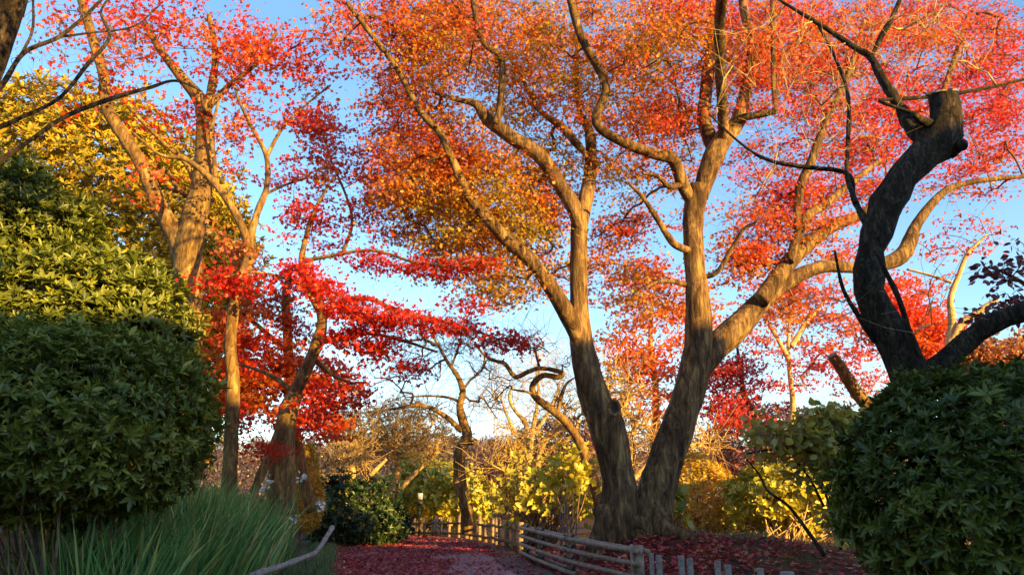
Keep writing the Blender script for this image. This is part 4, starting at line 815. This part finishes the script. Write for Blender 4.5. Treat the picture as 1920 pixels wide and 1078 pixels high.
# grey stakes in front of the leafy bank
for i, (px, py, d, w, lab) in enumerate([
  (1221, 1036, 6.7, 9, 'thin pale stake standing close right of the rail fence end'), (1235, 1040, 6.7, 12, 'thicker pale stake, second to the right of the rail fence end'),
  (1277, 1041, 6.7, 12, 'taller stake of the middle pair on the leafy bank'), (1293, 1046, 6.7, 12, 'shorter stake of the middle pair on the leafy bank'),
  (1345, 1051, 6.6, 12, 'taller stake of the right-hand pair on the leafy bank'), (1364, 1058, 6.6, 13, 'shorter stake of the right-hand pair on the leafy bank'),
  (1425, 1064, 6.6, 13, 'lone low pale stake between the right-hand pair and the flat-topped stump'), (1476, 1071, 6.6, 26, 'wide flat-topped pale stake lowest at the bottom right')]):
    p = P(px, py, d); z0 = float(gz(p[0], p[1])) - 0.06; r = 0.5 * w * mpp(py, d)
    mb = MB(); mb.add(*tube([[p[0], p[1], min(z0, p[2] - 0.3)], [p[0], p[1], p[2] - 0.15], [p[0], p[1], p[2] - 0.01], [p[0], p[1], p[2]], [p[0], p[1], p[2] + 0.001]], [r, r, r, r * 0.9, r * 0.5], 14, 0.03, i))
    tag(mb.build('wooden_stake', M['stake'], origin=(p[0], p[1], z0)), lab, 'stake', 'pale stakes along the bank')

# bamboo edging at the iris bed
eb = thing('edging_rail', 'pale weathered pole laid low along the edge of the iris bed', 'edging', P(560, 1060, 6.1))
for k, sp in enumerate([[(400, 1112, 15), (470, 1080, 14), (530, 1060, 12), (592, 1036, 9)], [(574, 1050, 5), (596, 1030, 8), (612, 1006, 9), (623, 989, 9)]]):
    pts, rad = limb_pts(sp, 5.4 if k == 0 else 6.5, 6.6 if k == 0 else 7.4); p, r = resample(pts, rad, 0.06); mb = MB(); kn = np.arange(len(p)) % 6 == 3; r = r * np.where(kn, 1.14, 1.0); mb.add(*tube(p, r, 12, 0.07, k, None, 9)); mb.build('pole', M['stake'], eb)
for px, py, d in ((480, 1078, 5.6),):
    p = P(px, py, d); z0 = float(gz(p[0], p[1])); mb = MB(); mb.add(*tube([[p[0], p[1] + 0.03, z0 - 0.05], [p[0], p[1] + 0.03, 0.5 * (z0 + p[2])], [p[0], p[1] + 0.03, p[2] + 0.01]], [0.024] * 3, 9)); mb.build('peg', M['stake'], eb)

# small marker lamp by the clipped ball
lp = P(787, 960, 20.2); z0 = float(gz(lp[0], lp[1])); gl = thing('garden_lamp', 'small garden lamp with a pale square head beside the larger clipped ball', 'lamp', (lp[0], lp[1], z0))
zt = P(789, 934, 20.2)[2]
mb = MB(); mb.add(*tube([[lp[0], lp[1], z0], [lp[0], lp[1], 0.5 * (z0 + zt)], [lp[0], lp[1], zt - 0.16]], [0.03, 0.025, 0.025], 8)); mb.build('post', M['darkmetal'], gl)
def boxm(c, s, tap=1.0):
    v = np.array([[x * (tap if z > 0 else 1), y * (tap if z > 0 else 1), z] for z in (-1, 1) for x, y in ((-1, -1), (1, -1), (1, 1), (-1, 1))]) * np.array(s) + c
    return v, np.array([(0, 3, 2, 1), (4, 5, 6, 7), (0, 1, 5, 4), (1, 2, 6, 5), (2, 3, 7, 6), (3, 0, 4, 7)])
mb = MB(); mb.add(*boxm(np.array([lp[0], lp[1], zt - 0.11]), (0.085, 0.075, 0.06), 0.8)); mb.build('bracket', M['darkmetal'], gl, smooth=False)
mb = MB(); mb.add(*boxm(np.array([lp[0], lp[1], zt + 0.055]), (0.06, 0.06, 0.075), 1.1)); mb.build('lamp_head', M['paleplate'], gl, smooth=False)

# --- iris bed, grass, fallen leaves
def blades(name, base, length, width, lean, rng, mat, tint, kind='stuff', seg=5):
    N = len(base); t = np.linspace(0, 1, seg)
    ang = rng.uniform(0, 6.28, N); side = np.stack([np.cos(ang), np.sin(ang), 0 * ang], -1)
    ld = unit(lean + 0 * base); curve = rng.uniform(0.05, 0.62, N)
    v = []
    for i, s in enumerate(t):
        c = base + length[:, None] * (np.array([0, 0, 1.0]) * (s * (1 - 0.30 * curve[:, None] * s)) + ld * (0.22 * s + 0.45 * curve[:, None] * s * s))
        w = width * (1 - s ** 2.2) * 0.5 + 0.0006
        v.append(c - side * w[:, None]); v.append(c + side * w[:, None])
    v = np.stack(v, 1).reshape(-1, 3); b = (np.arange(N) * 2 * seg)[:, None]; f = []
    for i in range(seg - 1): f.append(np.concatenate([b + 2 * i, b + 2 * i + 1, b + 2 * i + 3, b + 2 * i + 2], 1))
    f = np.stack(f, 1).reshape(-1, 4)
    return tag(mesh(name, v, [f], mat, tint=np.repeat(tint, seg - 1), smooth=True), kind=kind)
rng = np.random.default_rng(90)
def tufts(n_t, per, fpos, spread):
    c = fpos(n_t); k = np.repeat(np.arange(len(c)), per); p = c[k] + np.concatenate([rng.normal(size=(len(k), 2)) * spread, np.zeros((len(k), 1))], 1)
    p[:, 2] = gz(p[:, 0], p[:, 1]) - 0.01; return p, k
def bed(n):
    out = []
    while len(out) < n:
        y = rng.uniform(4.3, 9.0); le = float(np.interp(y, FY, LX)) - 0.62 - 0.18 * max(0, 6.3 - y)
        x = le - abs(rng.normal()) * 0.75
        if x > -0.36 * y - 1.0 + rng.normal() * 0.2: out.append((x, y, 0))
    return np.array(out)
bp, k = tufts(560, 10, bed, 0.06)
tn = 0.46 + 0.22 * noise(bp, 1.6, 5) + 0.24 * rng.normal(size=len(bp)); tn = np.where(rng.random(len(bp)) > 0.95, rng.uniform(0.93, 1.0, len(bp)), np.minimum(tn, 0.9))
lean = unit(np.array([0.25, -0.2, 0]) + rng.normal(size=(560, 3)) * np.array([0.7, 0.7, 0]))[k]
o = blades('iris_leaves', bp, rng.uniform(0.42, 0.86, len(bp)) * (0.62 + 0.38 * sm((8.6 - bp[:, 1]) / 1.2)), rng.uniform(0.013, 0.027, len(bp)), lean, rng, M['iris'], np.clip(tn, 0, 1))
tag(o, 'dense bed of long green iris leaves between the left shrub and the path', 'iris bed')
def verge(n):
    y = rng.uniform(3.6, 20, n) ** 1.0; x = np.interp(y, FY, LX) - 0.02 - rng.uniform(0, 0.42, n); return np.stack([x, y, 0 * x], -1)
bp, k = tufts(1300, 7, verge, 0.04)
o = blades('grass', bp, rng.uniform(0.05, 0.16, len(bp)), rng.uniform(0.004, 0.008, len(bp)), unit(rng.normal(size=(len(bp), 3)) * np.array([1, 1, 0])), rng, M['grass'], np.clip(0.4 + 0.2 * rng.normal(size=len(bp)), 0, 1), seg=4)
tag(o, 'short grass along the left edge of the path', 'grass')
def bank(n):
    x = rng.uniform(1.9, 6.5, n); y = rng.uniform(8.4, 12, n); return np.stack([x, y, 0 * x], -1)
bp, k = tufts(900, 7, bank, 0.05)
bp = bp[noise(bp, 0.9, 8) > 0.0]
o = blades('grass', bp, rng.uniform(0.05, 0.14, len(bp)), rng.uniform(0.004, 0.008, len(bp)), unit(rng.normal(size=(len(bp), 3)) * np.array([1, 1, 0])), rng, M['grass'], np.clip(0.5 + 0.2 * rng.normal(size=len(bp)), 0, 1), seg=4)
tag(o, 'tufts of low grass on the leafy bank under the yellow shrubs', 'grass')

def litter(name, xy, size, rng, lab, tm=0.45):
    z = gz(xy[:, 0], xy[:, 1]) + 0.016; pos = np.stack([xy[:, 0], xy[:, 1], z], -1); n = len(pos)
    ax = unit(np.stack([rng.normal(size=n), rng.normal(size=n), 0.25 * rng.normal(size=n)], -1)); nr = unit(rng.normal(size=(n, 3)) * 0.32 + np.array([0, 0, 1]))
    ti = tm + 0.2 * noise(pos, 1.2, 9) + 0.24 * rng.normal(size=n)
    pos[:, 2] += 0.012 * np.abs(rng.normal(size=n))
    o = leaves(name, pos, ax, nr, size * rng.uniform(0.6, 1.2, n), T_MAPLE, ti, M['litter']); tag(o, lab, 'fallen leaves', kind='stuff')
rng = np.random.default_rng(91)
n = 46000; yy = 4.5 + 19.5 * rng.random(n) ** 1.15; t = rng.random(n); a = np.interp(yy, FY, LX); b = np.interp(yy, FY, RX)
xx = a + (b - a) * t
bare = noise(np.stack([xx, yy * 0.6, 0 * xx], -1), 0.8, 12) + 2.2 * np.exp(-((t - 0.72) / 0.16) ** 2) * sm((13 - yy) / 3)+ 1.4 * sm((t - 0.86) / 0.06)
keep = rng.random(n) > 0.10 + 0.80 * sm((bare - 0.15) / 0.9)
litter('fallen_leaves', np.stack([xx, yy], -1)[keep], 0.052, rng, 'crimson fallen maple leaves carpeting the path')
n = 21000; xx = np.concatenate([rng.uniform(-0.6, 6.5, n), 1.0 + rng.normal(size=6000) * 0.8]); yy = np.concatenate([5.2 + 8.5 * rng.random(n) ** 1.1, 8.1 + rng.normal(size=6000) * 0.9])
ok = (noise(np.stack([xx, yy, 0 * xx], -1), 1.3, 14) + 0.8 * rng.normal(size=len(xx)) > -0.45 + 0.12 * (xx - 1.2).clip(0, 3)) & (xx > np.interp(yy, FY, RX) + 0.05)
litter('fallen_leaves', np.stack([xx, yy], -1)[ok], 0.06, rng, 'red and brown fallen leaves on the bank round the great maple', 0.56)
n = 3500; yy = 3.4 + 4.2 * rng.random(n); xx = -0.36 * yy - 0.6 - rng.random(n) * 2.2
litter('fallen_leaves', np.stack([xx, yy], -1), 0.07, rng, 'fallen leaves on the dark soil under the left shrubs', 0.35)

# pale withered flowers in the iris bed
for i, (px, py, d, s, lab) in enumerate([(503, 903, 7.0, 0.075, 'cream withered flower head highest in the iris bed, before the leaning trunk'), (492, 918, 7.0, 0.05, 'small white flower just below the cream one in the iris bed'), (566, 893, 7.6, 0.085, 'white ragged flower head in front of the amber conical shrub'), (596, 944, 7.0, 0.09, 'white drooping flower at the right end of the iris bed'), (552, 972, 6.2, 0.05, 'small pale flower low among the iris leaves')]):
    rng = np.random.default_rng(700 + i); c = P(px, py, d); z0 = float(gz(c[0], c[1])); fl = thing('iris_flower', lab, 'flower', (c[0] - 0.08, c[1] + 0.02, z0))
    p, r = resample([[c[0] - 0.08, c[1] + 0.02, z0], [c[0] - 0.05, c[1] + 0.01, 0.5 * (z0 + c[2])], c], [0.006, 0.005, 0.004], 0.08); mb = MB(); mb.add(*tube(p, r, 6)); mb.build('stem', M['iris'], fl)
    n = 22; ax = unit(rng.normal(size=(n, 3)) + np.array([0.3, -0.2, -0.3])); leaves('petals', np.repeat(c[None], n, 0) + rng.normal(size=(n, 3)) * s * 0.28, ax, unit(rng.normal(size=(n, 3))), np.full(n, s * 0.45), T_BROAD, np.zeros(n), M['petal'], fl)

# --- far woodland on the hill beyond
rng = np.random.default_rng(95)
n = 2200; yy = rng.uniform(46, 120, n); xx = rng.uniform(-0.85, 0.85, n) * yy * 1.15
c = np.stack([xx, yy, gz(xx, yy)], -1); R = rng.uniform(0.9, 1.9, n); c[:, 2] += R * 0.6
per = 120; k = np.repeat(np.arange(n), per); dr = unit(rng.normal(size=(n * per, 3))); dr[:, 2] = np.abs(dr[:, 2]) * 1.1 - 0.2
pos = c[k] + dr * (R[k] * rng.uniform(0.7, 1.05, n * per))[:, None]
ti = 0.5 + 0.3 * noise(c, 0.08, 1)[k] + 0.15 * rng.normal(size=n)[k] + 0.1 * rng.normal(size=n * per)
o = leaves('far_woods', pos, unit(rng.normal(size=pos.shape)), unit(dr + 0.4 * rng.normal(size=pos.shape)), rng.uniform(0.16, 0.36, n * per), T_DIAM, ti, M['forest'])
tag(o, 'dusky brown and purple woods covering the far hillside', 'woods', kind='stuff')
